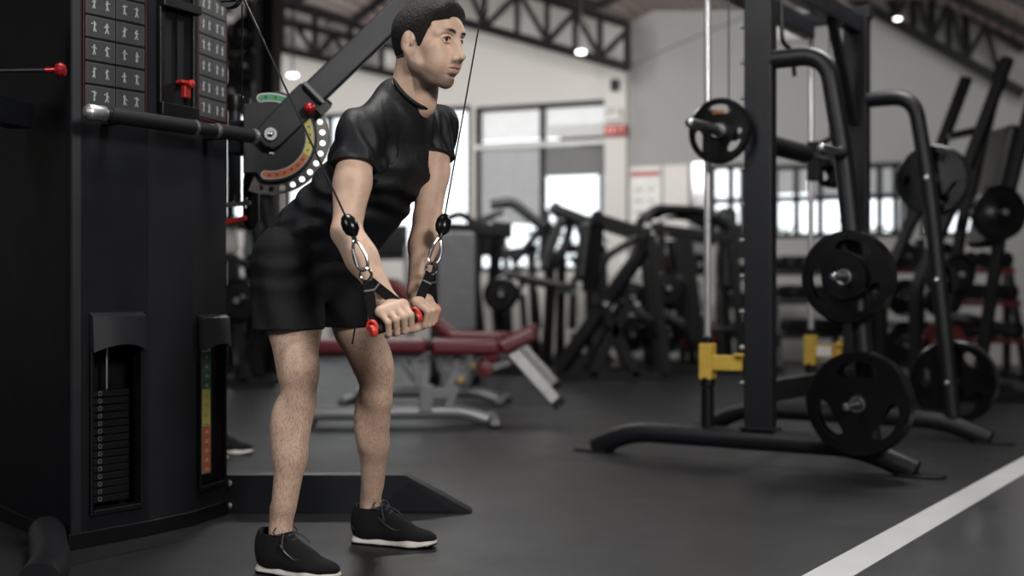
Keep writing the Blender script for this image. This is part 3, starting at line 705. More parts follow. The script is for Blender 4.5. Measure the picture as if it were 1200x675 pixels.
# eyes
M['hairdark'] = mat('black_lashes', (.006, .005, .005), .7)
M['eyewhite'] = mat('eye_white', (.62, .58, .55), .15); M['iris'] = mat('dark_brown_iris', (.02, .010, .006), .08)
for s in (-1, 1):
    c = V(*hp(.0758, .031*s, .001)); e = obj('eye', MB().ball(c, .0133, 28), M['eyewhite'], man)
    g = V(*unit(HF*1+HL*-.06)); obj('iris', MB().ball(c+g*.0054, .0092, 24), M['iris'], e)

for s in (-1, 1):
    g_ = lambda x, y, z: V(*hp(x, y*s, z))
    obj('eyelashes', MB().tube(bend([g_(.0905, .0175, .0015), g_(.0945, .0240, .0068), g_(.0935, .0345, .0076), g_(.0855, .0450, .0015)], .01), [.0011]*16, 6) if 0 else MB().tube([g_(.0900, .0175, .0010), g_(.0925, .0205, .0046), g_(.0935, .0250, .0068), g_(.0932, .0305, .0077), g_(.0915, .0365, .0066), g_(.0875, .0430, .0030), g_(.0850, .0465, .0000)], [.0006, .001, .0013, .0014, .0014, .0012, .0005], 6), M['hairdark'], man)
# hair, cropped short at the sides
def fuzz(amp, fr, seed=0):
    def fn(X, Y, Z):
        return amp*(np.sin(X*fr+1.3*np.sin(Y*fr*.71+seed))*np.sin(Y*fr*1.13+1.7*np.sin(Z*fr*.67))*np.sin(Z*fr*.91+1.1*np.sin(X*fr*.83)))
    return fn
H = Field(axis((-.37, -.09, .0022)), axis((3.22, 3.50, .0022)), axis((1.37, 1.625, .0022)))
hh = lambda *a, **k: hr(*a, F=H, **k)
hh((-.012, 0, .028), (.100, .0815, .088), .01); hh((.012, 0, .052), (.082, .067, .068), .02); hh((.038, 0, .070), (.058, .057, .045), .02); hh((.068, 0, .074), (.039, .058, .036), .015); hh((-.052, 0, -.015), (.042, .060, .055), .02)
big = (A(-.45, 3.1, 1.3), A(0, 3.6, 1.7))
def plane(n, d): # keep where n . local > d
    def fn(X, Y, Z):
        x, y, z = X-HC[0], Y-HC[1], Z-HC[2]; lx, lz = x*HF[0]+y*HF[1]+z*HF[2], x*HU[0]+y*HU[1]+z*HU[2]
        return d-(n[0]*lx+n[1]*lz)
    return fn
H.op(plane((-.62, .78), -.044), *big, .004, 'and')      # from the sideburn down to the nape
H.op(plane((-1, 0), -.092), *big, .01, 'and')
def facecut(X, Y, Z):
    x, y, z = X-HC[0], Y-HC[1], Z-HC[2]; lx = x*HF[0]+y*HF[1]+z*HF[2]; ly = np.abs(x*HL[0]+y*HL[1]+z*HL[2]); lz = x*HU[0]+y*HU[1]+z*HU[2]
    edge = .030+.024*np.clip((lz+.01)/.045, 0, 1); top = .051-.10*np.clip(ly-.036, 0, 1)+.12*np.clip(lx-.07, 0, .1)
    p, q = lz-top, edge-lx; k = .014; h_ = np.maximum(k-np.abs(p-q), 0)/k
    return np.maximum(p, q)+h_*h_*k*.25
H.op(facecut, *big, .003, 'cut')
for s in (-1, 1): hh((-.004, .085*s, -.020), (.022, .03, .040), .004, 'cut')
H.op(fuzz(.0016, 900), *big, .01, 'disp'); H.op(fuzz(.0012, 430, 2), *big, .01, 'disp')
def hair_mat():
    m, N, L, b = new_mat('black_hair'); setp(b, col=(.008, .007, .006), rough=.6, spec=.25)
    tc = N.new('ShaderNodeTexCoord'); n = N.new('ShaderNodeTexNoise'); n.inputs['Scale'].default_value = 520; n.inputs['Detail'].default_value = 4
    L.new(tc.outputs['Object'], n.inputs['Vector']); bp = N.new('ShaderNodeBump'); bp.inputs['Strength'].default_value = 1; bp.inputs['Distance'].default_value = .004
    r = N.new('ShaderNodeValToRGB'); r.color_ramp.elements[0].color = (.005, .004, .004, 1); r.color_ramp.elements[1].color = (.016, .013, .011, 1)
    L.new(n.outputs[0], r.inputs[0]); L.new(r.outputs[0], b.inputs['Base Color'])
    L.new(n.outputs[0], bp.inputs['Height']); L.new(bp.outputs[0], b.inputs['Normal']); return m
M['hair'] = hair_mat()
H.mesh('hair', M['hair'], man); del H

# t-shirt
def cloth(name, col, rough=.72, bump=.35):
    m, N, L, b = new_mat(name); setp(b, col=col, rough=rough, spec=.28)
    tc = N.new('ShaderNodeTexCoord'); n = N.new('ShaderNodeTexNoise'); n.inputs['Scale'].default_value = 26; n.inputs['Detail'].default_value = 3
    n.inputs['Distortion'].default_value = .3
    q = N.new('ShaderNodeMapping'); q.inputs['Scale'].default_value = (1, 1, .45); q.inputs['Rotation'].default_value = (.4, .7, 0)
    L.new(tc.outputs['Object'], q.inputs['Vector']); L.new(q.outputs[0], n.inputs['Vector'])
    n2 = N.new('ShaderNodeTexNoise'); n2.inputs['Scale'].default_value = 1400; L.new(tc.outputs['Object'], n2.inputs['Vector'])
    b1 = N.new('ShaderNodeBump'); b1.inputs['Strength'].default_value = bump; b1.inputs['Distance'].default_value = .012
    b2 = N.new('ShaderNodeBump'); b2.inputs['Strength'].default_value = .3; b2.inputs['Distance'].default_value = .001
    L.new(n.outputs[0], b1.inputs['Height']); L.new(n2.outputs[0], b2.inputs['Height']); L.new(b1.outputs[0], b2.inputs['Normal'])
    L.new(b2.outputs[0], b.inputs['Normal']); return m
M['shirt'] = cloth('black_jersey', (.0060, .0064, .0078), .56, .4); M['shorts'] = cloth('black_shorts_fabric', (.0022, .0022, .0026), .8, .4)
hs = .004 if Q else .003
T = Field(axis((-.80, -.12, hs)), axis((3.14, 3.86, hs)), axis((.84, 1.40, hs)))
up0 = unit(S1-hipM)
ft = unit(np.cross(latS, unit(SM-S1))); S1 = S1+ft*.010; S2 = S2+ft*.012
T.ecol(hipM-up0*.015, S1, latH, (.172, .132), (.150, .132), .03); T.ecol(S1, S2, latS, (.150, .130), (.163, .123), .03)
T.ecol(S2, SM, latS, (.163, .115), (.142, .082), .04)
ft = unit(np.cross(latS, unit(SM-S1)))                              # chest direction
for s in (-1, 1): T.ell(S2*.75+SM*.25+ft*.062+latS*.068*s, (.075, .06, .06), np.stack([latS, ft, np.cross(latS, ft)], 1), .03)  # pectorals
for s in (-1, 1): T.ell(S2*.8+SM*.2-ft*.05+latS*.085*s, (.07, .055, .09), np.stack([latS, ft, np.cross(latS, ft)], 1), .03)   # shoulder blades
for s, e in ((shR, elR), (shL, elL)):
    T.cone(SM+A(0, 0, .02), s+A(0, 0, .010), .062, .052, .03); T.ell(s, (.060, .060, .066), None, .03)
    T.cone(s, s*.62+e*.38+(s-e)*.0, .060, .061, .02)
ccen = A(*P(483.5, 109, 3.40)); cn = unit((.64, -.40, .66))
T.cone(SM, ccen-cn*.03, .075, .066, .03)
for s in (shR, shL): T.cone(ccen-cn*.030-A(.020, -.014, .0), s*.80+SM*.20+A(-.004, 0, .016), .060, .050, .03)
big = (A(-1, 3, .5), A(0, 4, 1.6))
def folds(X, Y, Z):
    # creases that run from the armpits and gather where the body bends
    u = (X-S1[0])*.74-(Y-S1[1])*.67; w = Z-S1[2]; l = X*.6+Y*.8
    a = .0046*np.sin(70*(w+.62*u)+2.2*np.sin(17*l)+1.5*np.sin(21*w))*np.exp(-((w-.03)/.10)**2)
    b = .0034*np.sin(105*(w-.4*u)+3*np.sin(13*l))*np.exp(-((w+.09)/.07)**2)
    c = .0028*np.sin(60*u+40*l+2*np.sin(25*w))
    return a+b+c
T.op(folds, *big, .01, 'disp')
def sleeve(s, e):
    d = unit(s-e); t = s*.60+e*.40
    def f2(X, Y, Z):
        q = (X-s[0])*(e-s)[0]+(Y-s[1])*(e-s)[1]+(Z-s[2])*(e-s)[2]; q = q/((e-s)@(e-s))
        r = np.sqrt((X-s[0])**2+(Y-s[1])**2+(Z-s[2])**2)
        return   .0042*np.sin(150*(X*.5+Y*.75)+30*Z)*np.clip(1-np.abs(q-.2)/.35, 0, 1)*(r < .12)
    T.op(f2, s-.13, s+.13, .01, 'disp')
for s, e in ((shR, elR), (shL, elL)):
    sleeve(s, e); d = unit(e-s); m_ = s*.62+e*.38
    hm = s*.655+e*.345
    def below(X, Y, Z, d=d, hm=hm): return np.maximum((X-hm[0])*-d[0]+(Y-hm[1])*-d[1]+(Z-hm[2])*-d[2], np.sqrt((X-hm[0])**2+(Y-hm[1])**2+(Z-hm[2])**2)-.09)
    T.op(below, hm-.13, hm+.13, .003, 'cut')
    T.cone(hm-d*.030, hm+d*.05, .047, .056, .004, 'cut')
# neck opening and lower hem
def abovec(X, Y, Z):
    q = (X-ccen[0])*cn[0]+(Y-ccen[1])*cn[1]+(Z-ccen[2])*cn[2]
    r = np.sqrt((X-ccen[0])**2+(Y-ccen[1])**2+(Z-ccen[2])**2)
    return np.maximum(.002-q, r-.085)
T.op(abovec, ccen-.16, ccen+.16, .003, 'cut')
T.cone(ccen+cn*.05, ccen-cn*.03, .064, .058, .004, 'cut')
# a rolled collar rib
rib = []
for i in range(36):
    a = 2*PI*i/36; e1 = unit(np.cross(cn, (0, 0, 1))); e2 = np.cross(cn, e1)
    rib.append(ccen+cn*.004+(e1*math.cos(a)*.0655+e2*math.sin(a)*.0655))
for i in range(36): T.cone(rib[i], rib[(i+1) % 36], .0052, .0052, .004)
hemc = hipM-up0*.10; T.op(lambda X, Y, Z: .0-((X-hemc[0])*up0[0]*.55+(Y-hemc[1])*up0[1]*.55+(Z-hemc[2])*.88), *big, .003, 'and')
T.mesh('t_shirt', M['shirt'], man); del T

# shorts
S = Field(axis((-.84, -.36, hs)), axis((3.30, 3.90, hs)), axis((.645, 1.04, hs)))
S.ecol(hipM+A(-.012, .01, -.05), hipM+up0*.06, latH, (.170, .135), (.158, .122), .04)
bt = -unit(np.cross(latH, (0, 0, 1)))
for s in (-1, 1): S.ell(hipM+bt*.030+latH*.072*s+A(0, 0, -.045), (.088, .084, .10), None, .04)
hR, hL_ = A(-.640, 3.463, .63), A(-.485, 3.697, .63)
S.cone(hipR+A(-.008, .0, -.02), hR, .108, .098, .03); S.cone(hipL+A(.0, .0, -.02), hL_, .104, .088, .03)
S.op(lambda X, Y, Z: .0038*np.sin(55*(X*.8-Y*.6)+4*np.sin(9*Z))*np.clip((.95-Z)/.12, 0, 1)+.0028*np.sin(90*Z+3*np.sin(16*X+9*Y))*np.exp(-((Z-.84)/.06)**2), *big, .01, 'disp')
S.op(lambda X, Y, Z: .680-Z+.01*(Y-3.5)+0*X, *big, .003, 'and')
S.cone(hipR*.3+hR*.7, hR+A(0, 0, -.03), .080, .0915, .004, 'cut'); S.cone(hipL*.3+hL_*.7, hL_+A(0, 0, -.03), .076, .082, .004, 'cut')
sh = S.mesh('shorts', M['shorts'], man); del S
a, b_ = P(417, 352, 3.46), P(413, 402, 3.44)
obj('drawstring', MB().tube(bend([a, (a+b_)/2+V(.006, -.004, 0), b_], .03), .0024, 8).ball(b_, .0036, 10), M['strap'], sh)
def shoe_parts(hx, dirv, parent):
    d = unit((*dirv, 0)); lt = np.cross((0, 0, 1), d); o = A(*hx, 0)+d*.004
    T4 = Matrix(((d[0], lt[0], 0, o[0]), (d[1], lt[1], 0, o[1]), (0, 0, 1, 0), (0, 0, 0, 1)))
    def place(F, name, m, par):
        ob = F.mesh(name, m); co = np.empty(len(ob.data.vertices)*3, np.float32); ob.data.vertices.foreach_get('co', co)
        co = co.reshape(-1, 3); R = np.array(T4)[:3, :3]; co = co @ R.T+np.array(T4)[:3, 3]; ob.data.vertices.foreach_set('co', co.ravel().astype(np.float32)); ob.data.update(); ob.parent = par
        ORIG[ob.name] = Vector(); return ob
    gx, gy = axis((-.02, .32, .003)), axis((-.075, .075, .003))
    U = Field(gx, gy, axis((.0, .16, .003)))
    U.ell((.055, 0, .055), (.055, .036, .062), None, .02); U.ell((.125, .0, .044), (.09, .039, .042), None, .03)
    U.ell((.205, .002, .032), (.084, .044, .026), None, .03); U.cone((.062, 0, .06), (.070, 0, .128), .040, .041, .03)
    U.cone((.10, 0, .095), (.175, 0, .054), .027, .023, .025); U.ell((.028, 0, .09), (.022, .028, .04), None, .02)
    U.op(lambda X, Y, Z: Z-.122+.10*np.clip(X-.02, 0, .06)-.25*np.clip(X-.085, 0, .05)-.35*np.clip(.03-X, 0, .05)+0*Y, A(-1, -1, -1), A(1, 1, 1), .008, 'and')
    U.cone((.064, 0, .085), (.060, 0, .20), .034, .040, .005, 'cut')
    U.op(lambda X, Y, Z: .020-Z+0*X+0*Y, A(-1, -1, -1), A(1, 1, 1), .004, 'and')
    up = place(U, 'shoe', M['knit'], parent)
    W = Field(gx, gy, axis((-.012, .05, .0025)))
    W.path([(.036, 0, .0), (.11, .002, .0), (.21, .003, .0), (.252, .004, 0)], [.0365, .0375, .048, .0405], .012)
    def slab(X, Y, Z):
        top = .042-.085*np.clip(X, 0, .15)+.0*X+.12*np.clip(.02-X, 0, 1)+.06*np.clip(X-.25, 0, 1); bot = .0045+.35*np.clip(X-.235, 0, 1)**1.2+.5*np.clip(.012-X, 0, 1)
        return np.maximum(Z-top, bot-Z)+0*Y
    W.op(slab, A(-1, -1, -1), A(1, 1, 1), .006, 'and')
    so = place(W, 'midsole', M['sole'], up)
    K = Field(gx, gy, axis((-.012, .03, .0025)))
    K.path([(.036, 0, .0), (.11, .002, .0), (.21, .003, .0), (.250, .004, 0)], [.035, .036, .047, .040], .012)
    K.op(lambda X, Y, Z: np.maximum(Z-.0075-.35*np.clip(X-.235, 0, 1)**1.2-.5*np.clip(.012-X, 0, 1), -Z+.35*np.clip(X-.235, 0, 1)**1.2)+0*Y, A(-1, -1, -1), A(1, 1, 1), .003, 'and')
    place(K, 'outsole', M['rubber'], up)
    mb = MB(T4)
    for i in range(6):
        x = .108+.0145*i; z = .1235-.0110*i; w = .019+.0012*i
        mb.tube(bend([(x-.006, -w-.006, z-.020), (x, -w*.6, z-.002), (x+.004, 0, z+.003), (x, w*.6, z-.002), (x-.006, w+.006, z-.020)], .01), .0027, 8)
        if i < 5: mb.tube([(x, -w*.7, z-.002), (x+.012, w*.7, z-.008)], .0024, 6)
    mb.tube(bend([(.10, 0, .128), (.092, -.03, .135), (.10, -.048, .118), (.108, -.03, .112), (.104, 0, .127)], .012), .0024, 6)
    mb.tube(bend([(.10, 0, .128), (.098, .03, .134), (.108, .046, .116), (.114, .025, .112), (.104, 0, .127)], .012), .0024, 6)
    mb.tube(bend([(.103, 0, .127), (.125, -.04, .105), (.14, -.055, .085)], .02), .0022, 6); mb.tube(bend([(.103, 0, .127), (.13, .04, .105), (.15, .05, .085)], .02), .0022, 6)
    obj('laces', mb, M['lace'], up)
    tb = MB(T4).prism([(-.016, 0), (.016, 0), (.013, .034), (-.013, .034)], (.083, 0, .108), (0, -1, 0), (-.25, 0, 1), .005); obj('tongue', tb, M['tongue'], up, bevel=.002)
    rail = MB(T4)
    for s in (-1, 1):
        rail.tube(bend([(.098, .028*s, .098), (.135, .037*s, .066), (.17, .038*s, .052), (.182, .034*s, .056)], .02), .0036, 8)
        obj('lace_rail', rail, M['caging'], up); rail = MB(T4)
    obj('heel_clip', MB(T4).tube(bend([(.045, .036, .036), (.018, .031, .055), (.003, .0, .066), (.018, -.031, .055), (.045, -.036, .036)], .025), .005, 8), M['caging'], up)
M['knit'] = mat('black_knit', (.0045, .0045, .005), .85, spec=.3, bump=.9, bscale=700); M['sole'] = mat('white_foam', (.66, .62, .57), .7, bump=.4, bscale=350)
M['lace'] = mat('black_lace', (.035, .035, .04), .7); M['tongue'] = mat('grey_blue_tab', (.035, .045, .06), .6); M['caging'] = mat('glossy_black_cage', (.02, .02, .022), .3)
shoe_parts((-.722, 3.432), (.854, -.52), man)
shoe_parts((-.508, 3.822), (.936, -.35), man)
# ------------------------------------------------------------ the guided barbell rack on the right
D1, D2 = V(.84, -.542, 0).normalized(), V(.557, .83, 0).normalized(); G0 = V(.3836, 6.05, 0); WID = 1.38
def g(t, s=0, z=0): return G0+D1*t+D2*s+V(0, 0, z)
RZ = math.atan2(D2.y, D2.x)-PI/2
rack = thing('smith_machine', 'black guided barbell rack with two curved plate-storage arms and yellow catches', 'gym machine', g(.8, .7, 0))
AX = (D1, D2, V(0, 0, 1))
for s in (0, WID):
    path = bend([g(.04, s, .022), g(.24, s, .112), g(1.36, s, .112), g(1.60, s, .022)], .17, 8)
    bf = obj('base_foot', MB().tube(path, .05, 20), M['powder'], rack)
    for t in (.02, 1.63): obj('foot_plate', MB().prism([(-.1, -.05), (.06, -.055), (.09, -.03), (.09, .03), (.06, .055), (-.1, .05)] if t > 1 else [(.1, -.05), (-.06, -.055), (-.09, -.03), (-.09, .03), (-.06, .055), (.1, .05)], g(t, s, .001), D1, D2, .012), M['powder'], bf, bevel=.003)
    up = obj('upright', MB().box(g(.90, s, (2.3+.15)/2), (.135, .07, 2.15), AX), M['powder'], rack, bevel=.008)
    obj('upright_shoe', MB().box(g(.90, s, .165), (.17, .09, .012), AX), M['powder'], up, bevel=.003)
    for k in range(12): obj('catch_stud', MB().cyl(g(.836, s, .37+k*.165), g(.804, s, .37+k*.165), .0105, 12), M['alu'], up)
    arm = obj('storage_arm', MB().tube(bend([g(.96, s, 1.85), g(1.21, s, 1.85), g(1.292, s, 1.35), g(1.412, s, .13)], .17, 10), .042, 22), M['powder'], rack)
    for z, t in ((1.40, 1.288), (.855, 1.341), (.31, 1.394)):
        o = -1 if s == 0 else 1
        pg = obj('storage_peg', MB().lathe([(.018, .0), (.018, .26), (.014, .268), (.004, .27)], g(t, s+.03*o, z), D2*o, 18), M['steel'], rack)
        obj('peg_collar', MB().lathe([(.032, 0), (.032, .014), (.02, .018)], g(t, s+.040*o, z), D2*o, 22), M['black'], pg)
        obj('peg_bolt', MB().lathe([(.014, 0), (.014, .008), (.009, .014), (.002, .015)], g(t, s-.042*o, z), -D2*o, 12), M['steel'], pg)
    r0 = g(.639, s)
    obj('guide_rod', MB().cyl(r0+V(0, 0, .50), r0+V(0, 0, 2.3), .0165, 20), M['rod'], rack)
    obj('rod_sleeve', MB().lathe([(.03, .15), (.03, .34), (.026, .345), (.034, .35), (.034, .39), (.026, .395)], r0, (0, 0, 1), 20), M['black'], rack)
    ct = obj('safety_catch', MB().box(r0+V(0, 0, .465), (.064, .064, .17), AX).box(r0+V(0, 0, .46)+D1*.09, (.12, .05, .07), AX), M['yellow'], rack, bevel=.006)
    obj('catch_cap', MB().lathe([(.024, .55), (.024, .58), (.018, .585)], r0, (0, 0, 1), 18), M['black'], ct)
    obj('catch_hook', MB().box(r0+V(0, 0, .465)+D1*.165, (.035, .05, .075), AX).cyl(r0+V(0, 0, .5)+D1*.15-D2*.04, r0+V(0, 0, .5)+D1*.20-D2*.05, .009), M['yellow'], ct, bevel=.004)
    if s: obj('warning_label', MB().box(r0+V(0, 0, .46)+D1*.085-D2*.026, (.085, .003, .05), AX), M['white'], ct); obj('label_stripe', MB().box(r0+V(0, 0, .46)+D1*.133-D2*.0265, (.008, .0035, .05), AX), M['red'], ct)
    obj('counterweight_cable', MB().cyl(g(.745, s, 1.60), g(.745, s, 2.3), .0035, 8), M['black'], rack)
obj('hook_loop', MB().tube(bend([g(.76, WID, .48), g(.85, WID, .54), g(.87, WID, .45), g(.80, WID, .40)], .03), .013, 10), M['yellow'], rack)
for z, tt in ((2.27, .9), (.33, .9), (2.27, .64)): obj('cross_beam', MB().box(g(tt, WID/2, z), (.07, WID-.06, .10), AX), M['powder'], rack, bevel=.006)
for s in (0, WID): obj('top_rail', MB().box(g(.77, s, 2.33), (.42, .07, .07), AX), M['powder'], rack, bevel=.006)
obj('brace', MB().bar(g(.9, WID-.06, 1.72), g(.9, WID-.42, 2.24), .05, .04), M['powder'], rack, bevel=.004)
obj('hanging_hook', MB().tube(bend([g(.9, .25, 2.2), g(.9, .27, 1.98), g(.93, .33, 1.95), g(.93, .35, 1.83)], .04), .011, 10), M['black'], rack)
# barbell that rides on the rods
bar = thing('barbell', 'steel bar across the guided rack with a black pad in its middle', 'barbell', g(.745, 0, 1.53))
bp = lambda s, dz=0: g(.745, s, 1.53+dz)
obj('shaft', MB().cyl(bp(-.1), bp(WID+.1), .014, 20), M['steel'], bar)
obj('bar_pad', MB().lathe([(.02, .30), (.046, .315), (.05, .36), (.05, .98), (.044, 1.02), (.02, 1.03)], bp(0), D2, 26), M['foam'], bar)
for o, s in ((-1, -.06), (1, WID+.06)):
    obj('sleeve', MB().lathe([(.03, 0), (.03, .02), (.0235, .025), (.0235, .34), (.019, .365), (.006, .37)], bp(s), D2*o, 24), M['steel'], bar)
for s in (0, WID):
    c = obj('carriage', MB().box(g(.665, s, 1.53), (.075, .075, .22), AX).box(g(.73, s, 1.53), (.10, .06, .07), AX), M['black'], bar, bevel=.006)
    obj('lock_hook', MB().tube(bend([g(.745, s, 1.56), g(.78, s, 1.62), g(.82, s, 1.60), g(.822, s, 1.55)], .02), .010, 10), M['steel'], c)
# weight plates: rubber discs with three grip openings
PR = {}
def plate(R, th, label, group, pos, cat='weight plate', logo=False, rot=0.0):
    key = (R, th, logo)
    if key not in PR:
        t = thing('weight_plate', label, cat, (0, 0, 0), group); X, Z = V(1, 0, 0), V(0, 0, 1)
        holes = []
        if R > .12:
            for k in range(3):
                a0 = math.radians(90+120*k); n = 14; w = .60; o_, i_ = [], []
                for j in range(n+1):
                    a = a0-w+2*w*j/n; e = .5*(1-math.cos(2*PI*j/n))**.5*.7071*2
                    rm = R*.685; hw = R*.125*min(1, (math.sin(PI*j/n)**.45 if 0 < j < n else 0)+.12)
                    o_.append(((rm+hw)*math.cos(a), (rm+hw)*math.sin(a))); i_.append(((rm-hw*1.25)*math.cos(a), (rm-hw*1.25)*math.sin(a)))
                holes.append(o_+i_[::-1])
        mb = MB().plate_holes(circle(R*.93, 64), holes+[circle(.026, 24)], (0, th*.36, 0), X, Z, th*.3)
        obj('disc', mb, M['rubber'], t)
        prf = [(R*.84, th*.34), (R*.885, .0), (R*.965, 0), (R, th*.16), (R, th*.84), (R*.965, th), (R*.885, th), (R*.84, th*.68), (R*.84, th*.34)]
        obj('rim', MB().lathe(prf, (0, 0, 0), (0, 1, 0), 72, cap=False), M['rubber'], t)
        hb = obj('hub', MB().lathe([(.027, th*.05), (.038, .0), (.048 if R > .12 else .042, .004), (R*.27, th*.2), (R*.33, th*.33), (R*.33, th*.67), (R*.27, th*.8), (.04, th), (.027, th*.95), (.027, th*.05)], (0, 0, 0), (0, 1, 0), 48, cap=False), M['rubber'], t)
        obj('hub_ring', MB().lathe([(.0255, -.001), (.034, -.0015), (.034, .004), (.0255, .004), (.0255, -.001)], (0, 0, 0), (0, 1, 0), 40, cap=False), M['steel'], hb)
        if R > .12:
            bm_ = MB()
            for k in range(3):
                a = math.radians(30+120*k); c = V(math.cos(a), 0, math.sin(a))*R*.66; u = V(-math.sin(a), 0, math.cos(a))
                for q in (-2, -1, 0, 1, 2): bm_.box(c+u*q*R*.075+V(0, th*.19, 0), (R*.05, th*.22, R*.10), (u, V(0, 1, 0), V(math.cos(a), 0, math.sin(a))))
            obj('raised_marking', bm_, M['rubber'], t)
        if logo: obj('orange_mark', MB().prism([(-.03, -.006), (-.01, -.011), (.028, -.004), (.03, .006), (.01, .010), (-.028, .006)], (0, th*.24, R*.56), X, Z, .003), M['gold'], t)
        PR[key] = t; o = t
    else: o = dup(PR[key], label=label, group=group)
    o.location = pos; o.rotation_euler = (0, rot, RZ); return o
M['gold'] = mat('dull_orange_print', (.28, .10, .02), .45)
gp = 'plates on the storage pegs'
def stack(t, z, s0, o, items):
    """plates on a peg, first one against the collar; o = outward sign"""
    s = s0
    for R, th, lab, rot in items:
        pos = g(t, s-(th if o < 0 else 0), z-.0); s += o*(th+.001)
        plate(R, th, lab, gp, pos, rot=rot)
stack(1.394, .31, -.058, -1, [(.225, .045, 'large plate low on the near storage arm, behind its twin against the tube', .1), (.225, .045, 'large outermost plate at the foot of the near storage arm', 0)])
stack(1.341, .855, -.058, -1, [(.200, .038, 'innermost middle-size plate halfway up the near storage arm', .5), (.200, .038, 'middle-size plate behind the small one halfway up the near arm', .25), (.100, .030, 'small plate on the front of the stack halfway up the near arm', 0)])
stack(1.288, 1.40, WID+.058, 1, [(.190, .036, 'plate nearest the tube at the top of the far storage arm', .2), (.190, .036, 'middle one of three plates at the top of the far storage arm', .9), (.190, .036, 'outermost plate at the top of the far storage arm', 1.3)])
stack(1.341, .855, WID+.058, 1, [(.085, .026, 'little plate halfway up the far storage arm', 0)])
stack(1.394, .31, WID+.058, 1, [(.225, .045, 'large plate at the foot of the far storage arm, next to the tube', .4), (.225, .045, 'outer large plate at the foot of the far storage arm', .9)])
plate(.15, .034, 'plate with an orange mark on the near end of the guided barbell', 'plates on the guided barbell', bp(-.12), logo=True)
plate(.15, .034, 'plate on the far end of the guided barbell, behind the curved arm', 'plates on the guided barbell', bp(WID+.09))
# ------------------------------------------------------------ dual-arm cable machine on the left
M['card'] = mat('dark_grey_card', (.042, .044, .047), .35); M['cardline'] = mat('grey_card_border', (.11, .11, .11), .5); M['icon'] = mat('white_print', (.36, .36, .355), .6)
M['redline'] = mat('dark_red_line', (.10, .012, .012), .5)
ROOT_T = thing('cable_machine', 'tall black cable machine with exercise placards, weight windows and a slanted arm', 'gym machine', (-1.2, 4.1, 0))
K0, K1, K2, K3 = V(-1.343, 3.69, 0), V(-1.175, 3.917, 0), V(-1.0765, 4.088, 0), V(-1.0139, 4.298, 0)
KD = K0+V(-.64, .77, 0)*.70; K4 = K3+V(-.83, .557, 0)*.50
TOPZ = 2.25
def upright_prism(pts, z0, z1):
    n = len(pts); vs = [V(p.x, p.y, z0) for p in pts]+[V(p.x, p.y, z1) for p in pts]
    ar = sum(pts[i].x*pts[(i+1) % n].y-pts[(i+1) % n].x*pts[i].y for i in range(n))
    fs = [tuple(range(n))[::-1], tuple(range(n, 2*n))]+[(i, (i+1) % n, (i+1) % n+n, i+n) for i in range(n)]
    if ar < 0: fs = [f[::-1] for f in fs]
    return MB().add(vs, fs)
inner = lambda p, c=V(-1.36, 4.16, 0), k=.60: c+(p-c)*k
obj('core', upright_prism([inner(p) for p in (KD, K0, K1, K2, K3, K4)], .02, TOPZ-.02), M['void'], ROOT_T)
class Face:
    """a vertical facet; u metres along, z up, off outwards"""
    def __init__(s, a, b):
        s.a, s.b = a, b; s.d = (b-a).normalized(); s.L = (b-a).length; s.n = V(s.d.y, -s.d.x, 0)
    def uz(s, px, py):
        r = (px-600)/FPX; u = (r*s.a.y-s.a.x)/(s.d.x-r*s.d.y); Y = s.a.y+s.d.y*u; return u, CAMZ+(HOR-py)*Y/FPX
    def p(s, u, z, off=0): return s.a+s.d*u+V(0, 0, z)+s.n*off
    def box(s, mb, u0, z0, u1, z1, o0, o1):
        return mb.box(s.p((u0+u1)/2, (z0+z1)/2, (o0+o1)/2), (u1-u0, o1-o0, z1-z0), (s.d, s.n, V(0, 0, 1)) if s.d.cross(s.n).z > 0 else (s.n, s.d, V(0, 0, 1)) and (s.d, s.n, V(0, 0, 1)))
FA, FB, FC, FD = Face(K0, K1), Face(K1, K2), Face(K2, K3), Face(KD, K0)
def skin_panel(face, name, m, hole=None, th=.03):
    mb = MB(); L = face.L
    if not hole: face.box(mb, 0, .045, L, TOPZ, -th, 0)
    else:
        u0, z0, u1, z1 = hole
        face.box(mb, 0, .045, u0, TOPZ, -th, 0); face.box(mb, u1, .045, L, TOPZ, -th, 0); face.box(mb, u0, .045, u1, z0, -th, 0); face.box(mb, u0, z1, u1, TOPZ, -th, 0)
    return obj(name, mb, m, ROOT_T, bevel=0)
a0, a1 = FA.uz(108, 598), FA.uz(163, 372); ha = (a0[0], a0[1], a1[0], a1[1])
c0, c1 = FC.uz(233.5, 570), FC.uz(261, 374); hc_ = (c0[0], c0[1], c1[0], c1[1])
pa = skin_panel(FA, 'front_panel', M['panel'], ha); pb = skin_panel(FB, 'front_panel', M['panel_mid']); pc = skin_panel(FC, 'front_panel', M['panel_mid'], hc_)
pd = skin_panel(FD, 'side_panel', M['panel']); bk = Face(K3, K4); skin_panel(bk, 'side_panel', M['panel'])
obj('corner_trim', MB().box(K0+V(0, 0, TOPZ/2), (.006, .006, TOPZ-.1), (FA.d, FA.n, V(0, 0, 1))), M['powder'], ROOT_T)
obj('plinth', upright_prism([V(-1.28, 4.12, 0)+(p-V(-1.28, 4.12, 0))*1.03 for p in (KD, K0, K1, K2, K3, K4)], 0, .05), M['black'], ROOT_T, bevel=.004)
obj('top_cap', upright_prism([V(-1.28, 4.12, 0)+(p-V(-1.28, 4.12, 0))*1.02 for p in (KD, K0, K1, K2, K3, K4)], TOPZ, TOPZ+.04), M['black'], ROOT_T, bevel=.004)
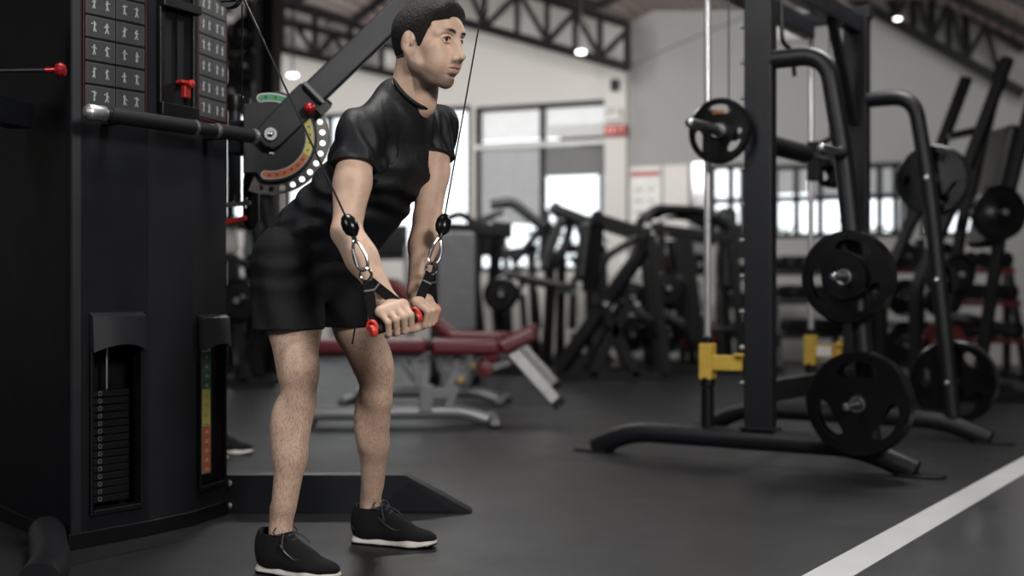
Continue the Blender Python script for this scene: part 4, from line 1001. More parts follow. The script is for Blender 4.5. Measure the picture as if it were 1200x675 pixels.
def weight_window(face, h, depth=.10, nplates=15, sticker=False):
    u0, z0, u1, z1 = h; w = .012
    mb = MB(); face.box(mb, u0-w, z0-w*1.5, u0, z1, -.02, .012); face.box(mb, u1, z0-w*1.5, u1+w, z1, -.02, .012); face.box(mb, u0, z0-w*1.5, u1, z0, -.02, .012)
    fr = obj('window_frame', mb, M['black'], ROOT_T, bevel=.004)
    # hood that swells out over the opening
    mb = MB(); n = 14; R_ = []
    for j in range(n+1):
        t = j/n; R_.append((u0-.012+(u1-u0+.024)*t, .028+.022*math.sin(PI*t)))
    vs, fs = [], []
    zt, zb = z1+.018, z1-.072
    for (u, o) in R_: vs += [face.p(u, zt, 0), face.p(u, zt-.012, o*.75), face.p(u, zb-.01+.018*(abs(u-(u0+u1)/2)/((u1-u0)/2))**2*-1, o), face.p(u, zb-.014, 0)]
    for j in range(n):
        for k in range(3): fs.append((j*4+k, j*4+k+1, j*4+k+5, j*4+k+4))
    fs += [(0, 3, 2, 1), (n*4, n*4+1, n*4+2, n*4+3)]; fs += [(j*4+3, j*4, j*4+4, j*4+7) for j in range(n)]
    obj('hood', mb.add(vs, fs), M['panel_mid'], fr)
    um = (u0+u1)/2; hgt = (z1-z0)*.60
    zz = z0+.012; pz = hgt/nplates
    for k in range(nplates):
        mb = MB(); face.box(mb, u0+.012, zz+k*pz, u1-.012, zz+(k+1)*pz-.003, -.075, -.034); w_ = obj('stack_plate', mb, M['void'], ROOT_T, bevel=.002)
        if not sticker:
            obj('number_label', MB().lathe([(.0048, 0), (.0072, 0), (.0072, .0012), (.0048, .0012)], face.p(u0+(u1-u0)*.30, zz+(k+.5)*pz, -.0345), face.n, 14, cap=False), M['cardline'], w_)
    obj('selector_rod', MB().cyl(face.p(u0+(u1-u0)*.52, zz+hgt, -.055), face.p(u0+(u1-u0)*.52, z1-.01, -.055), .006 if not sticker else .005, 12), M['steel'], ROOT_T)
    return fr
weight_window(FA, ha); wf = weight_window(FC, hc_, sticker=True)
# colour chart beside the second stack
q0, q1 = FC.uz(239, 556), FC.uz(249, 401); st_ = obj('load_chart', FC.box(MB(), q0[0], q0[1], q1[0], q1[1], -.012, -.008), M['decalrim'], ROOT_T)
FC.box(MB(), 0, 0, 0, 0, 0, 0); zs_ = np.linspace(q1[1], q0[1], 15); wd = (q1[0]-q0[0])
for k in range(14):
    m_ = M['white'] if k == 0 else M['green'] if k < 5 else M['ydecal'] if k < 9 else M['odecal']
    cell = obj('chart_field', FC.box(MB(), q0[0]+wd*.06, zs_[k+1]+.0015, q1[0]-wd*.06, zs_[k], -.008, -.0068), m_, st_)
    obj('chart_symbol', FC.box(FC.box(MB(), q0[0]+wd*.28, zs_[k+1]+.008, q0[0]+wd*.75, zs_[k+1]+.012, -.0068, -.006), q0[0]+wd*.42, zs_[k+1]+.012, q0[0]+wd*.62, zs_[k+1]+.020, -.0068, -.006), M['icon'] if k else M['black'], cell)
obj('chart_header', FC.box(MB(), q0[0]+wd*.02, zs_[0]+.001, q1[0]-wd*.02, zs_[0]+.008, -.012, -.0075), M['odecal'], st_)
obj('backing', FC.box(MB(), hc_[0]+.004, hc_[1]+.004, hc_[2]-.004, hc_[3], -.025, -.0125), M['black'], ROOT_T)
# placards
def figure(face, mb, u, z, k, off):
    """two little training figures' worth of limbs, varied by k"""
    s = .0085; rnd = random.Random(k); face.box(mb, u-s*.3, z+s*1.5, u+s*.3, z+s*2.1, off, off+.0006)
    def limb(x0, z0, x1, z1, w=.0026): mb.bar(face.p(u+x0*s, z+z0*s, off), face.p(u+x1*s, z+z1*s, off), .0008, w, face.n.cross(face.p(u+x1*s, z+z1*s)-face.p(u+x0*s, z+z0*s)))
    lean = rnd.uniform(-.5, .5); limb(0, 0, lean, 1.5, .0048)
    limb(0, 0, rnd.uniform(-.9, -.2), -1.6, .003); limb(0, 0, rnd.uniform(.2, .9), -1.6, .003)
    limb(lean, 1.3, rnd.uniform(-1.3, -.6), rnd.uniform(.2, 2), .0026); limb(lean, 1.3, rnd.uniform(.6, 1.3), rnd.uniform(.2, 2), .0026)
def placard(face, px0, px1, ybot, cols, rows, row_h):
    (u0, zb), (u1, _) = face.uz(px0, ybot), face.uz(px1, ybot); zt = zb+rows*row_h+.01
    bd = obj('placard', face.box(MB(), u0, zb-.006, u1, zt, 0, .004), M['black'], ROOT_T, bevel=.001)
    mb = MB(); face.box(mb, u0, zb-.006, u0+.0025, zt, .004, .0048); face.box(mb, u1-.0025, zb-.006, u1, zt, .004, .0048); face.box(mb, u0+.0025, zb-.006, u1-.0025, zb-.0035, .004, .0048)
    obj('red_outline', mb, M['redline'], bd); cw = (u1-u0-.012)/cols
    for r in range(rows):
        for c in range(cols):
            a, b = u0+.006+c*cw+.0025, u0+.006+(c+1)*cw-.0025; z0, z1 = zb+r*row_h+.003, zb+(r+1)*row_h-.006
            cd = obj('exercise_card', face.box(MB(), a, z0, b, z1, .004, .0052), M['cardline'], ROOT_T)
            face.box(m2 := MB(), a+.0015, z0+.0015, b-.0015, z1-.0015, .0052, .0058); obj('card_field', m2, M['card'], cd)
            m3 = MB()
            for q in (.28, .72): figure(face, m3, a+(b-a)*q, (z0+z1)/2-.001, r*7+c*3+int(q*10), .0062)
            obj('printed_figures', m3, M['icon'], cd)
placard(FA, 96.5, 170.5, 124, 2, 7, .0715); placard(FC, 231, 264.5, 136, 2, 7, .0715)
# carriage slot with its red knob
s0, s1 = FB.uz(183, 132), FB.uz(227, 6)
mb = MB(); FB.box(mb, s0[0], s0[1], s0[0]+.02, TOPZ-.1, 0, .02); FB.box(mb, s1[0]-.02, s0[1], s1[0], TOPZ-.1, 0, .02); FB.box(mb, s0[0], s0[1]-.01, s1[0], s0[1]+.035, 0, .03); FB.box(mb, s0[0], FB.uz(205, 14)[1], s1[0], FB.uz(205, 3)[1], 0, .04)
obj('slot_frame', mb, M['black'], ROOT_T, bevel=.004)
obj('slot_back', FB.box(FB.box(MB(), s0[0]+.02, s0[1]+.035, s1[0]-.02, TOPZ-.11, 0, .004), (s0[0]+s1[0])/2-.003, s0[1]+.09, (s0[0]+s1[0])/2+.003, TOPZ-.11, .004, .012), M['void'], ROOT_T)
uk, zk = FB.uz(210, 100); kb = obj('pull_knob', MB().lathe([(.008, -.04), (.008, 0), (.013, .003), (.013, .010), (.006, .014), (.001, .015)], FB.p(uk, zk, .050), FB.n, 20), M['red'], ROOT_T)
obj('knob_stem', FB.box(FB.box(MB(), uk-.014, zk-.045, uk+.014, zk-.004, .02, .04), uk-.030, zk+.0, uk+.030, zk+.011, .012, .045), M['red'], kb, bevel=.003)
# grab bar across the front
GA = V(-1.257, 3.60, 1.322); GD = V(.557, .83, 0).normalized(); gl = .67
ga = lambda t: GA+GD*(t*gl)
gb = obj('grab_bar', MB().cyl(ga(0), ga(1), .0195, 24), M['powder'], ROOT_T)
for a, b in ((.11, .60), (.75, .975)): obj('foam_sleeve', MB().lathe([(.02, 0), (.0245, .004), (.0245, (b-a)*gl-.004), (.02, (b-a)*gl)], ga(a), GD, 28), M['foam'], gb)
for a in (.60, .74): obj('ring', MB().lathe([(.0215, 0), (.0255, .003), (.0255, .012), (.0215, .015)], ga(a)-GD*.004, GD, 28), M['steel'], gb)
obj('end_cap', MB().lathe([(.002, -.018), (.012, -.016), (.021, -.006), (.0245, 0), (.0245, .05), (.0235, .055)], ga(0), GD, 28), M['alu'], gb)
obj('end_cap', MB().lathe([(.0245, -.012), (.0255, 0), (.0245, .006), (.012, .009), (.002, .010)], ga(1), GD, 28), M['alu'], gb)
for t in (.22, .86): obj('bar_bracket', MB().bar(ga(t), ga(t)-V(.83, -.557, 0)*.16, .03, .03), M['powder'], gb, bevel=.004)
# far arm: index plate, pivot, slanted arm, pulley
PC = P(317, 161, 4.36); a1 = V(.98, .2, 0).normalized(); ZZ = V(0, 0, 1); fn = V(a1.y, -a1.x, 0); sc_m = 4.36/FPX
def pp(px, py, off=0):   # a point of the index plate's plane
    r = (px-600)/FPX; o = PC; u = (r*o.y-o.x)/(a1.x-r*a1.y); Y = o.y+a1.y*u; return u, (CAMZ+(HOR-py)*Y/FPX)-PC.z
def arc(r0, r1, d0, d1, n=18): return [(r1*math.cos(math.radians(d0+(d1-d0)*i/n)), r1*math.sin(math.radians(d0+(d1-d0)*i/n))) for i in range(n+1)]+[(r0*math.cos(math.radians(d1-(d1-d0)*i/n)), r0*math.sin(math.radians(d1-(d1-d0)*i/n))) for i in range(n+1)]
holes = [circle(.0105, 14, .186*math.cos(math.radians(a)), .186*math.sin(math.radians(a))) for a in range(-101, 28, 12)]
obj('index_plate', MB().plate_holes(arc(.03, .207, -112, 34, 40), holes, PC-fn*.004, a1, ZZ, .010), mat('bronze_grey_steel', (.10, .09, .08), .35, .6), ROOT_T)
poly = [pp(285, 124), pp(300, 121), pp(306, 117)]+[(.165*math.cos(math.radians(a)), .165*math.sin(math.radians(a))) for a in range(80, -106, -6)]+[pp(300, 204), pp(285, 204)]
cov = obj('cover_plate', MB().prism(poly, PC+fn*.035, a1, ZZ, -.03), M['panel'], ROOT_T, bevel=.004)
def decal(d0, d1, m, rr=.0105):
    e = math.degrees(.012/.142)
    def pill(r0, r1, ex):
        rm, hw = (r0+r1)/2, (r1-r0)/2; o = []
        n = 18
        o += [(r1*math.cos(math.radians(d0+(d1-d0)*i/n)), r1*math.sin(math.radians(d0+(d1-d0)*i/n))) for i in range(n+1)]
        c = V(math.cos(math.radians(d1)), math.sin(math.radians(d1)), 0); tdir = V(-c.y, c.x, 0)*(1 if d1 > d0 else -1)
        o += [tuple((c*(rm+hw*math.cos(t))+tdir*hw*math.sin(t))[:2]) for t in np.linspace(.3, PI-.3, 6)]
        o += [(r0*math.cos(math.radians(d1-(d1-d0)*i/n)), r0*math.sin(math.radians(d1-(d1-d0)*i/n))) for i in range(n+1)]
        c = V(math.cos(math.radians(d0)), math.sin(math.radians(d0)), 0); tdir = V(-c.y, c.x, 0)*(-1 if d1 > d0 else 1)
        o += [tuple((c*(rm+hw*math.cos(t))+tdir*hw*math.sin(t))[:2]) for t in np.linspace(PI-.3, .3, 6)]
        return o
    b_ = obj('scale_border', MB().prism(pill(.124, .154, 0), PC+fn*.037, a1, ZZ, -.003), M['decalrim'], cov)
    obj('scale_band', MB().prism(pill(.128, .150, 0), PC+fn*.038, a1, ZZ, -.003), m, cov)
    mb = MB(); n = max(2, int(abs(d1-d0)/11))
    for i in range(n):
        a = math.radians(d0+(d1-d0)*(i+.5)/n); c = PC+fn*.0385+a1*.139*math.cos(a)+ZZ*.139*math.sin(a); mb.box(c, (.006, .001, .008), (a1, fn, ZZ))
    obj('scale_mark', mb, M['black'], cov)
decal(104, 62, M['green']); decal(33, -26, M['ydecal']); decal(-30, -98, M['odecal'])
adir = (a1*.707+ZZ*.707).normalized(); aup = (ZZ*.707-a1*.707).normalized()
br = [(-.045, -.02), (-.03, -.045), (.0, -.052), (.20, -.052), (.215, -.045), (.215, .050), (.20, .058), (.16, .058), (.0, .048), (-.03, .04), (-.045, .02)]
bo = PC+fn*.055; obj('arm_bracket', MB().prism(br, bo, adir, aup, .03), M['panel'], ROOT_T, bevel=.006)
ab = PC+fn*.075; arm = obj('lever_arm', MB().box(ab+adir*.67, (.95, .06, .092), (adir, fn, aup)), M['powder'], ROOT_T, bevel=.012, seg=3)
obj('clamp_weld', MB().box(ab+adir*.212, (.012, .066, .10), (adir, fn, aup)), M['cardline'], arm, bevel=.002)
obj('clamp_bolt', MB().cyl(ab+adir*.205-aup*.06, ab+adir*.235-aup*.06, .013, 8).box(ab+adir*.20-aup*.062, (.05, .04, .03), (adir, fn, aup)), M['black'], arm, bevel=.002)
hb_ = obj('pivot_hub', MB().lathe([(.026, 0), (.026, .02), (.022, .026), (.013, .026), (.013, .020), (.002, .020)], PC+fn*.07, fn, 32), M['steel'], ROOT_T)
obj('hub_bolt', MB().lathe([(.011, .02), (.011, .026), (.006, .029), (.001, .029)], PC+fn*.07, fn, 6), M['chrome'], hb_)
u_, z_ = pp(318.5, 181.5); obj('small_bolt', MB().lathe([(.008, 0), (.008, .006), (.001, .009)], PC+a1*u_+ZZ*z_+fn*.036, fn, 10), M['steel'], cov)
u_, z_ = pp(361, 133); kn = obj('release_knob', MB().ball(PC+a1*u_+ZZ*z_+fn*.125, .0215, 24), M['redball'], ROOT_T)
obj('knob_shaft', MB().cyl(PC+a1*u_+ZZ*z_+fn*.05, PC+a1*u_+ZZ*z_+fn*.12, .007, 12), M['steel'], kn)
END = ab+adir*1.16
def pulley(c, ax, r=.05):
    p_ = obj('pulley', MB().lathe([(r*.3, -.014), (r, -.012), (r, -.009), (r*.84, -.003), (r*.84, .003), (r, .009), (r, .012), (r*.3, .014)], c, ax, 36), M['black'], ROOT_T)
    obj('axle_cap', MB().lathe([(.012, -.024), (.012, .024)], c, ax, 14), M['red'], p_); s, u, d = frame_of(ax)
    obj('pulley_bracket', MB().box(c+V(0, 0, .045)+d*.019, (.045, .004, .13), (s, d, V(0, 0, 1))).box(c+V(0, 0, .045)-d*.019, (.045, .004, .13), (s, d, V(0, 0, 1))).box(c+V(0, 0, .11), (.045, .05, .02), (s, d, V(0, 0, 1))), M['powder'], p_); return p_
# near arm: goes out of its own pivot on the near side and ends in the pulley over the man's right
BR, BL = V(*P(410, 264, 3.085)), V(*P(519.5, 263, 3.30))
PL = V(*P(586, -98, 3.75)); pulley(PL+V(.045, 0, .0), V(.3, .95, 0)); 
obj('arm_tip', MB().bar(END-adir*.05, PL+V(0, 0, .12), .05, .05), M['powder'], arm, bevel=.006)
PRr = V(*P(280, -6, 3.25)); pulley(PRr+V(-.025, 0, .0), V(.25, .96, 0), .036)
NP = V(-1.70, 3.50, 1.36); ntop = PRr+V(0, 0, .13)
na = obj('lever_arm', MB().tube(bend([NP, V(-1.35, 3.25, 1.95), ntop+V(-.05, 0, .22), ntop], .12), .04, 14), M['powder'], ROOT_T)
npl = obj('index_plate', MB().prism(arc(.03, .207, -128, 60, 30), NP, V(.557, .83, 0), ZZ, .01), M['panel'], ROOT_T)
obj('plate_strut', MB().bar(NP, V(-1.60, 3.95, 1.36), .08, .08), M['powder'], ROOT_T)
q = P(71, 82, 3.45); kn = obj('release_knob', MB().lathe([(.008, -.03), (.008, 0), (.019, .004), (.021, .014), (.016, .024), (.002, .027)], q-V(.012, 0, 0), V(1, -.1, 0), 22), M['redball'], ROOT_T)
obj('knob_shaft', MB().cyl(q-V(.012, 0, 0), V(-1.64, 3.48, q.z), .006, 12), M['powder'], kn)
# cables and their stoppers
cb = obj('cable', MB().tube([PL+V(-.003, -.02, 0), BL+(PL-BL).normalized()*.02], .0024, 8), M['black'], ROOT_T)
def stopper(c, d): 
    d = d.normalized(); return obj('cable_stopper', MB().lathe([(.004, -.034), (.009, -.030), (.019, -.018), (.0215, -.004), (.020, .012), (.013, .026), (.006, .031), (.003, .032)], c, d, 28), M['rubber'], ROOT_T)
stopper(BL, PL-BL)
cb = obj('cable', MB().tube([PRr+V(.008, -.0, .0), BR+(PRr-BR).normalized()*.02], .0028, 8), M['black'], ROOT_T); stopper(BR, PRr-BR)
obj('cable', MB().tube([PRr+V(.004, .02, -.02), P(283, 118, 3.6)], .0022, 8), M['black'], ROOT_T)
# posts behind the index plate
q = P(275, 190, 4.55); po = obj('side_post', MB().cyl(V(q.x, q.y, 1.13), V(q.x, q.y, 1.52), .024, 18), M['powder'], ROOT_T)
obj('post_rod', MB().cyl(V(q.x-.034, q.y-.03, 1.13), V(q.x-.034, q.y-.03, 1.5), .006, 12), M['steel'], po)
obj('post_head', MB().lathe([(.03, 1.47), (.034, 1.49), (.034, 1.52), (.026, 1.53)], V(q.x, q.y, 0), ZZ, 20).bar(V(q.x-.1, q.y, 1.5), V(q.x+.06, q.y, 1.5), .03, .03), M['black'], po)
q = P(294, 220, 4.5); obj('damper', MB().lathe([(.012, 1.02), (.03, 1.05), (.03, 1.20), (.02, 1.26), (.012, 1.30)], V(q.x, q.y, 0), ZZ, 20), M['black'], ROOT_T)
q = P(278, 238, 4.45); obj('lower_lever', MB().bar(q+V(-.09, 0, -.01), q+V(.05, 0, .0), .03, .016).cyl(q+V(.03, 0, -.02), q+V(.03, 0, .02), .009, 8), M['steel'], ROOT_T, bevel=.002)
q = P(272, 259, 4.45); obj('red_lever', MB().bar(q+V(-.05, 0, -.01), q+V(.055, 0, .012), .02, .018), M['red'], ROOT_T, bevel=.004)
obj('carrier_arm', MB().bar(PC-fn*.02-a1*.04, K3+V(0, .10, PC.z), .09, .12), M['powder'], ROOT_T, bevel=.006)
# long foot beam behind the man's shoes
mb = MB().prism([(-1.15, 0), (-.143, 0), (-.149, .012), (-.379, .137), (-1.15, .137)], (0, 4.385, 0), (1, 0, 0), (0, 0, 1), .07)
fb = obj('foot_beam', mb, M['powder'], ROOT_T, bevel=.003)
obj('beam_web', MB().prism([(-.50, .008), (-.20, .008), (-.36, .112)], (0, 4.314, 0), (1, 0, 0), (0, 0, 1), .004), M['panel'], fb)
for z in (.028, .108): obj('beam_bolt', MB().lathe([(.012, 0), (.012, .006), (.002, .010)], V(-1.008, 4.315, z), V(0, -1, 0), 10), M['steel'], fb)
obj('foot_tube', MB().tube(bend([V(-1.42, 3.70, .05), V(-1.24, 3.26, .052), V(-1.195, 3.06, .05)], .1), [.054]*9, 20), M['powder'], ROOT_T)

# ------------------------------------------------------------ handles in the man's hands
def ring(c, R, r, n=V(0, 1, 0), sx=1, sy=1, k=28):
    s, u, d = frame_of(n); return MB().tube([c+s*R*sx*math.cos(2*PI*i/k)+u*R*sy*math.sin(2*PI*i/k) for i in range(k)], r, 10, closed=True)
def handle(name, label, ball, dirc, B, ax, half, label2=None, wide=.026, s_out=.075):
    t = thing(name, label, 'cable attachment', B, 'cable stirrups in the hands')
    d = dirc.normalized(); c0 = ball+d*.036
    view = V(0, 1, 0); side = d.cross(view).normalized(); nrm = side.cross(d)
    obj('swivel_eye', ring(c0, .011, .0032, side+view*.4), M['chrome'], t)
    cc = c0+d*.045                                    # snap hook, a long loop
    L_, W_ = .040, .0125; path = []
    for i in range(32):
        a = 2*PI*i/32; x = math.cos(a); path.append(cc+d*(L_*x)+side*(W_*math.sin(a)*(1.15+.35*x)))
    sn = obj('snap_hook', MB().tube(path, .0042, 10, closed=True), M['chrome'], t)
    obj('gate', MB().cyl(cc+d*.026-side*W_*1.1, cc-d*.020-side*W_*.95, .0046, 10), M['steel'], sn)
    rc = cc+d*.052; obj('d_ring', ring(rc, .017, .0036, view*.9+side*.5), M['chrome'], t)
    e0, e1 = B-ax*half, B+ax*half; top = rc+d*.012
    strap_w = wide
    def webb(a, b, w, lead):
        x = (b-a).normalized(); return MB().prism([(-w/2, 0), (w/2, 0), (w/2, (b-a).length), (-w/2, (b-a).length)], a, lead, x, .0032)
    for e in (e0, e1):
        x = (e-top).normalized(); wv = x.cross(view); wv = (wv*.75+ax*.35); wv = (wv-x*wv.dot(x)).normalized()
        s_ = obj('strap', webb(top, e, strap_w, wv), M['strap'], t, bevel=.001)
        obj('stitching', MB().box(top+x*.03, (strap_w*1.02, .0045, .004), (wv, x.cross(wv), x)), M['cardline'], s_)
    obj('grip', MB().lathe([(.010, 0), (.0135, .004), (.0135, 2*half-.004), (.010, 2*half)], e0, ax, 24), M['foam'], t)
    for e, sg in ((e0, -1), (e1, 1)):
        x = (top-e).normalized(); cpt = [e+ax*sg*.004+x*.026+ax*.0, e+ax*sg*.012+x*.006, e+ax*sg*.010-x*.012]
        cp = obj('end_loop', MB().lathe([(.006, -.008), (.0150, -.007), (.0165, 0), (.0150, .007), (.006, .008)], e+ax*sg*.006, ax, 26), M['redgrip'], t)
        obj('loop_rim', ring(e+ax*sg*.006+x*.010, .0145, .0048, ax*.7+view*.5), M['redgrip'], cp)
    return t
gR, gL = V(*gripR), V(*gripL)
handle('cable_stirrup', 'red-ended cable stirrup with slack black strap in the nearer hand', BR, P(432, 332, 3.08)-BR, gR, V(*axR), .058)
handle('cable_stirrup', 'red-ended cable stirrup with taut black strap in the farther hand', BL, P(508, 306, 3.26)-BL, gL, V(*(-axL)), .058)
# ------------------------------------------------------------ benches
def local(loc, rz, sc=1): return Matrix.Translation(loc) @ Matrix.Rotation(rz, 4, 'Z') @ Matrix.Scale(sc, 4)
def pad(mb, a, b, w, th):
    """upholstered cushion from a to b, w wide"""
    a, b = V(*a), V(*b); d = (b-a).normalized(); s = V(0, 1, 0); n = s.cross(d)*-1 if s.cross(d).z < 0 else s.cross(d)
    return mb.box((a+b)/2, ((b-a).length, w, th), (d, s, n))
def bench(label, loc, rz, incline=0, group='maroon adjustable benches', first=None):
    t = thing('weight_bench', label, 'bench', loc, group); T = local(V(*loc), rz)
    mk = lambda: MB(T)
    if incline:
        c, s = math.cos(incline), math.sin(incline); obj('backrest', pad(mk(), (-.06, 0, .47), (-.06-.62*c, 0, .47+.62*s), .28, .075), M['vinyl'], t, bevel=.025, seg=4)
        obj('backrest_frame', mk().bar((-.04, 0, .43), (-.04-.45*c, 0, .43+.45*s), .05, .05), M['silver'], t, bevel=.004)
    else:
        obj('backrest', pad(mk(), (-.10, 0, .475), (-.86, 0, .475), .28, .085), M['vinyl'], t, bevel=.028, seg=4)
        obj('backrest_frame', mk().bar((-.02, 0, .415), (-.75, 0, .415), .06, .045), M['silver'], t, bevel=.004)
    obj('seat', pad(mk(), (-.08, 0, .47), (.33, 0, .465), .32, .09), M['vinyl'], t, bevel=.03, seg=4)
    obj('headrest', pad(mk(), (.335, 0, .45), (.545, 0, .545), .26, .075), M['vinyl'], t, bevel=.026, seg=4)
    for y in (-1, 1): obj('leg_roller', mk().lathe([(.01, 0), (.045, .006), (.05, .02), (.05, .16), (.045, .175), (.01, .18)], (.24, y*.03, .345), (0, y, 0), 24), M['vinyl'], t)
    obj('roller_bar', mk().cyl((.24, -.2, .345), (.24, .2, .345), .013, 12), M['steel'], t)
    obj('leg_post', mk().bar((.405, 0, .44), (.675, 0, .14), .055, .07, (1, 0, 1)), M['alu'], t, bevel=.006)
    obj('post_cap', mk().bar((.668, 0, .148), (.70, 0, .112), .06, .076, (1, 0, 1)), M['black'], t, bevel=.004)
    obj('seat_bracket', mk().prism([(-.20, .43), (-.16, .43), (-.13, .26), (-.06, .22), (.0, .22), (.04, .30), (.07, .43), (.11, .43), (.07, .27), (.03, .16), (-.12, .16), (-.17, .24)], (0, .03, 0), (1, 0, 0), (0, 0, 1), .06), M['silver'], t, bevel=.004)
    obj('pedestal', mk().bar((-.11, 0, .08), (-.10, 0, .24), .08, .10).bar((.02, 0, .09), (.10, 0, .30), .05, .05), M['silver'], t, bevel=.006)
    obj('base_beam', mk().tube(bend([(-.78, 0, .07), (-.35, 0, .075), (.12, 0, .08), (.26, 0, .03)], .12), .042, 14), M['silver'], t)
    for x, w in ((-.80, .30), (.30, .22)):
        f = obj('cross_foot', mk().tube([(x, -w, .03), (x, w, .03)], .028, 12), M['silver'], t)
        for y in (-w, w): obj('foot_pad', mk().cyl((x, y*.96, 0), (x, y*.96, .018), .034, 14), M['rubber'], f)
    obj('adjusting_arm', mk().bar((-.30, .0, .10), (-.52, 0, .42), .035, .035), M['silver'], t, bevel=.003)
    obj('post_link', mk().bar((.10, .04, .28), (.42, .04, .38), .03, .04), M['silver'], t, bevel=.003)
    obj('pull_pin', mk().lathe([(.006, 0), (.006, .04), (.018, .045), (.018, .06), (.004, .065)], (.10, -.05, .275), (0, -1, 0), 14), M['yellow'], t)
    return t
bench('maroon flat bench with silver frame right behind the man', (P(520, 400, 7.25).x, 7.25, 0), .06)
bench('maroon bench with raised backrest, behind the flat one', (P(550, 400, 8.6).x-.06, 8.7, 0), -.12, .72)
kb_ = thing('kettlebell', 'purple kettlebell on the floor behind the flat bench', 'kettlebell', P(596, 440, 9.4)*1); 
q = P(600, 440, 9.4); q.z = 0
obj('bell', MB().lathe([(.05, 0), (.085, .02), (.1, .08), (.085, .14), (.04, .17), (.002, .175)], q, (0, 0, 1), 26), M['purple'], kb_)
obj('handle', MB().tube(bend([q+V(-.05, 0, .14), q+V(-.06, 0, .25), q+V(.06, 0, .25), q+V(.05, 0, .14)], .04), .015, 10), M['purple'], kb_)
kb_.location = (0, 0, 0); ORIG[kb_.name] = V(0, 0, 0)

# ------------------------------------------------------------ plate-loaded machines in the middle distance
def bars(mb, Y, dy, segs, w=.07, h=None):
    """bars through photograph points at depth Y, one on each side (dy apart) when dy > 0"""
    for s in ((-dy/2, dy/2) if dy else (0,)):
        for seg in segs:
            pts = [P(px, py, Y) for px, py in seg]
            for a, b in zip(pts[:-1], pts[1:]): mb.bar(a+V(0, s, 0), b+V(0, s, 0), h or w, w, (0, 1, 0) if 0 else (0, 0, 1))
    return mb
def links(mb, Y, dy, pts, w=.05):
    for px, py in pts: p = P(px, py, Y); mb.bar(p-V(0, dy/2, 0), p+V(0, dy/2, 0), w, w)
    return mb
def cushion(Y, a, b, w, th):
    a, b = P(*a, Y), P(*b, Y); d = (b-a).normalized(); s = V(0, 1, 0); return MB().box((a+b)/2, ((b-a).length, w, th), (d, s, d.cross(s)))
def machine(name, label, Y, frame, dy, cross=(), pads=(), arms=(), posts=(), pegs=(), w=.085, fm='void', extra=()):
    """frame/arms/posts: chains of points; pads: (a, b, width, thickness, material, part)"""
    fr_ = HOR+FPX*CAMZ/Y-5; fx = lambda q: (q[0], fr_ if q[1] >= 399 else q[1])
    frame = [[fx(q) for q in f] for f in frame]; cross = [fx(q) for q in cross]; arms = [([fx(q) for q in f], a, b) for f, a, b in arms]; posts = [([fx(q) for q in f], a, b) for f, a, b in posts]
    x0 = sum(c[0] for f in frame for c in f)/sum(len(f) for f in frame)
    t = thing(name, label, 'gym machine', (P(x0, 400, Y).x, Y, 0))
    for s in ((-dy/2, dy/2) if dy else (0,)):
        mb = MB()
        for f in frame:
            pts = [P(px, py, Y)+V(0, s, 0) for px, py in f]
            mb.tube(bend(pts, .06, 3), w*.62, 4) if len(f) > 2 else mb.bar(pts[0], pts[1], w, w)
        obj('side_frame', mb, M[fm], t, bevel=.006)
    for c_ in cross: obj('cross_member', links(MB(), Y, dy, [c_], w*.8), M[fm], t, bevel=.004)
    for a, b, wd, th, mm, nm in pads: obj(nm, cushion(Y, a, b, wd, th), M[mm], t, bevel=min(wd, th)*.35, seg=4)
    for f, ww, mm in arms:
        obj('lever_arm', MB().tube(bend([P(px, py, Y-.04) for px, py in f], .05, 4), ww, 12), M[mm], t)
    for f, ww, mm in posts: obj('post', bars(MB(), Y, 0, [f], ww), M[mm], t, bevel=.005)
    for px, py, R, mm in pegs:
        c = P(px, py, Y-dy/2-.06); pk = obj('plate_peg', MB().cyl(c+V(0, .08, 0), c-V(0, .16, 0), .02, 14), M['steel'], t)
        if R: obj('loaded_plate', MB().lathe([(.03, 0), (.04, -.004), (R*.3, .006), (R*.85, .006), (R*.9, -.004), (R, .006), (R, .035), (R*.9, .04), (.03, .04)], c-V(0, .05, 0), (0, 1, 0), 40), M[mm], pk)
    for nm, mbx, mm in extra: obj(nm, mbx, M[mm], t)
    return t
machine('chest_press', 'black chest press with a thick raised lever arm in front of the big window', 12.05,
        [[(562, 262), (556, 330), (566, 402)], [(585, 262), (578, 330), (600, 402)], [(556, 404), (640, 404)], [(552, 268), (600, 268)]], .6, [(562, 404), (636, 404), (575, 262)],
        [((598, 322), (672, 338), .34, .075, 'blackvinyl', 'seat'), ((636, 318), (658, 256), .3, .09, 'blackvinyl', 'backrest')],
        [([(575, 240), (600, 236), (636, 266)], .05, 'powder'), ([(604, 306), (642, 258)], .035, 'powder'), ([(552, 262), (590, 248)], .03, 'powder')],
        [([(590, 240), (613, 258)], .03, 'steel'), ([(612, 345), (618, 402)], .07, 'powder')], [(587, 345, .17, 'rubber'), (575, 262, 0, 'rubber')])
machine('shoulder_press', 'black shoulder press with a grey-green seat beside the leaning black frames', 12.8,
        [[(640, 404), (645, 340), (640, 262)], [(640, 404), (712, 404)], [(612, 404), (640, 404)], [(648, 245), (692, 262)]], .55, [(644, 404), (706, 404), (644, 270)],
        [((606, 326), (676, 344), .40, .06, 'greyvinyl', 'seat'), ((646, 240), (668, 262), .32, .12, 'blackvinyl', 'headrest'), ((660, 290), (642, 318), .30, .10, 'blackvinyl', 'backrest')],
        [([(641, 246), (640, 262), (634, 304)], .035, 'powder'), ([(672, 250), (662, 290), (640, 314)], .045, 'powder')],
        [([(676, 258), (682, 276)], .08, 'powder')], [(628, 308, 0, 'rubber'), (690, 300, 0, 'rubber')])
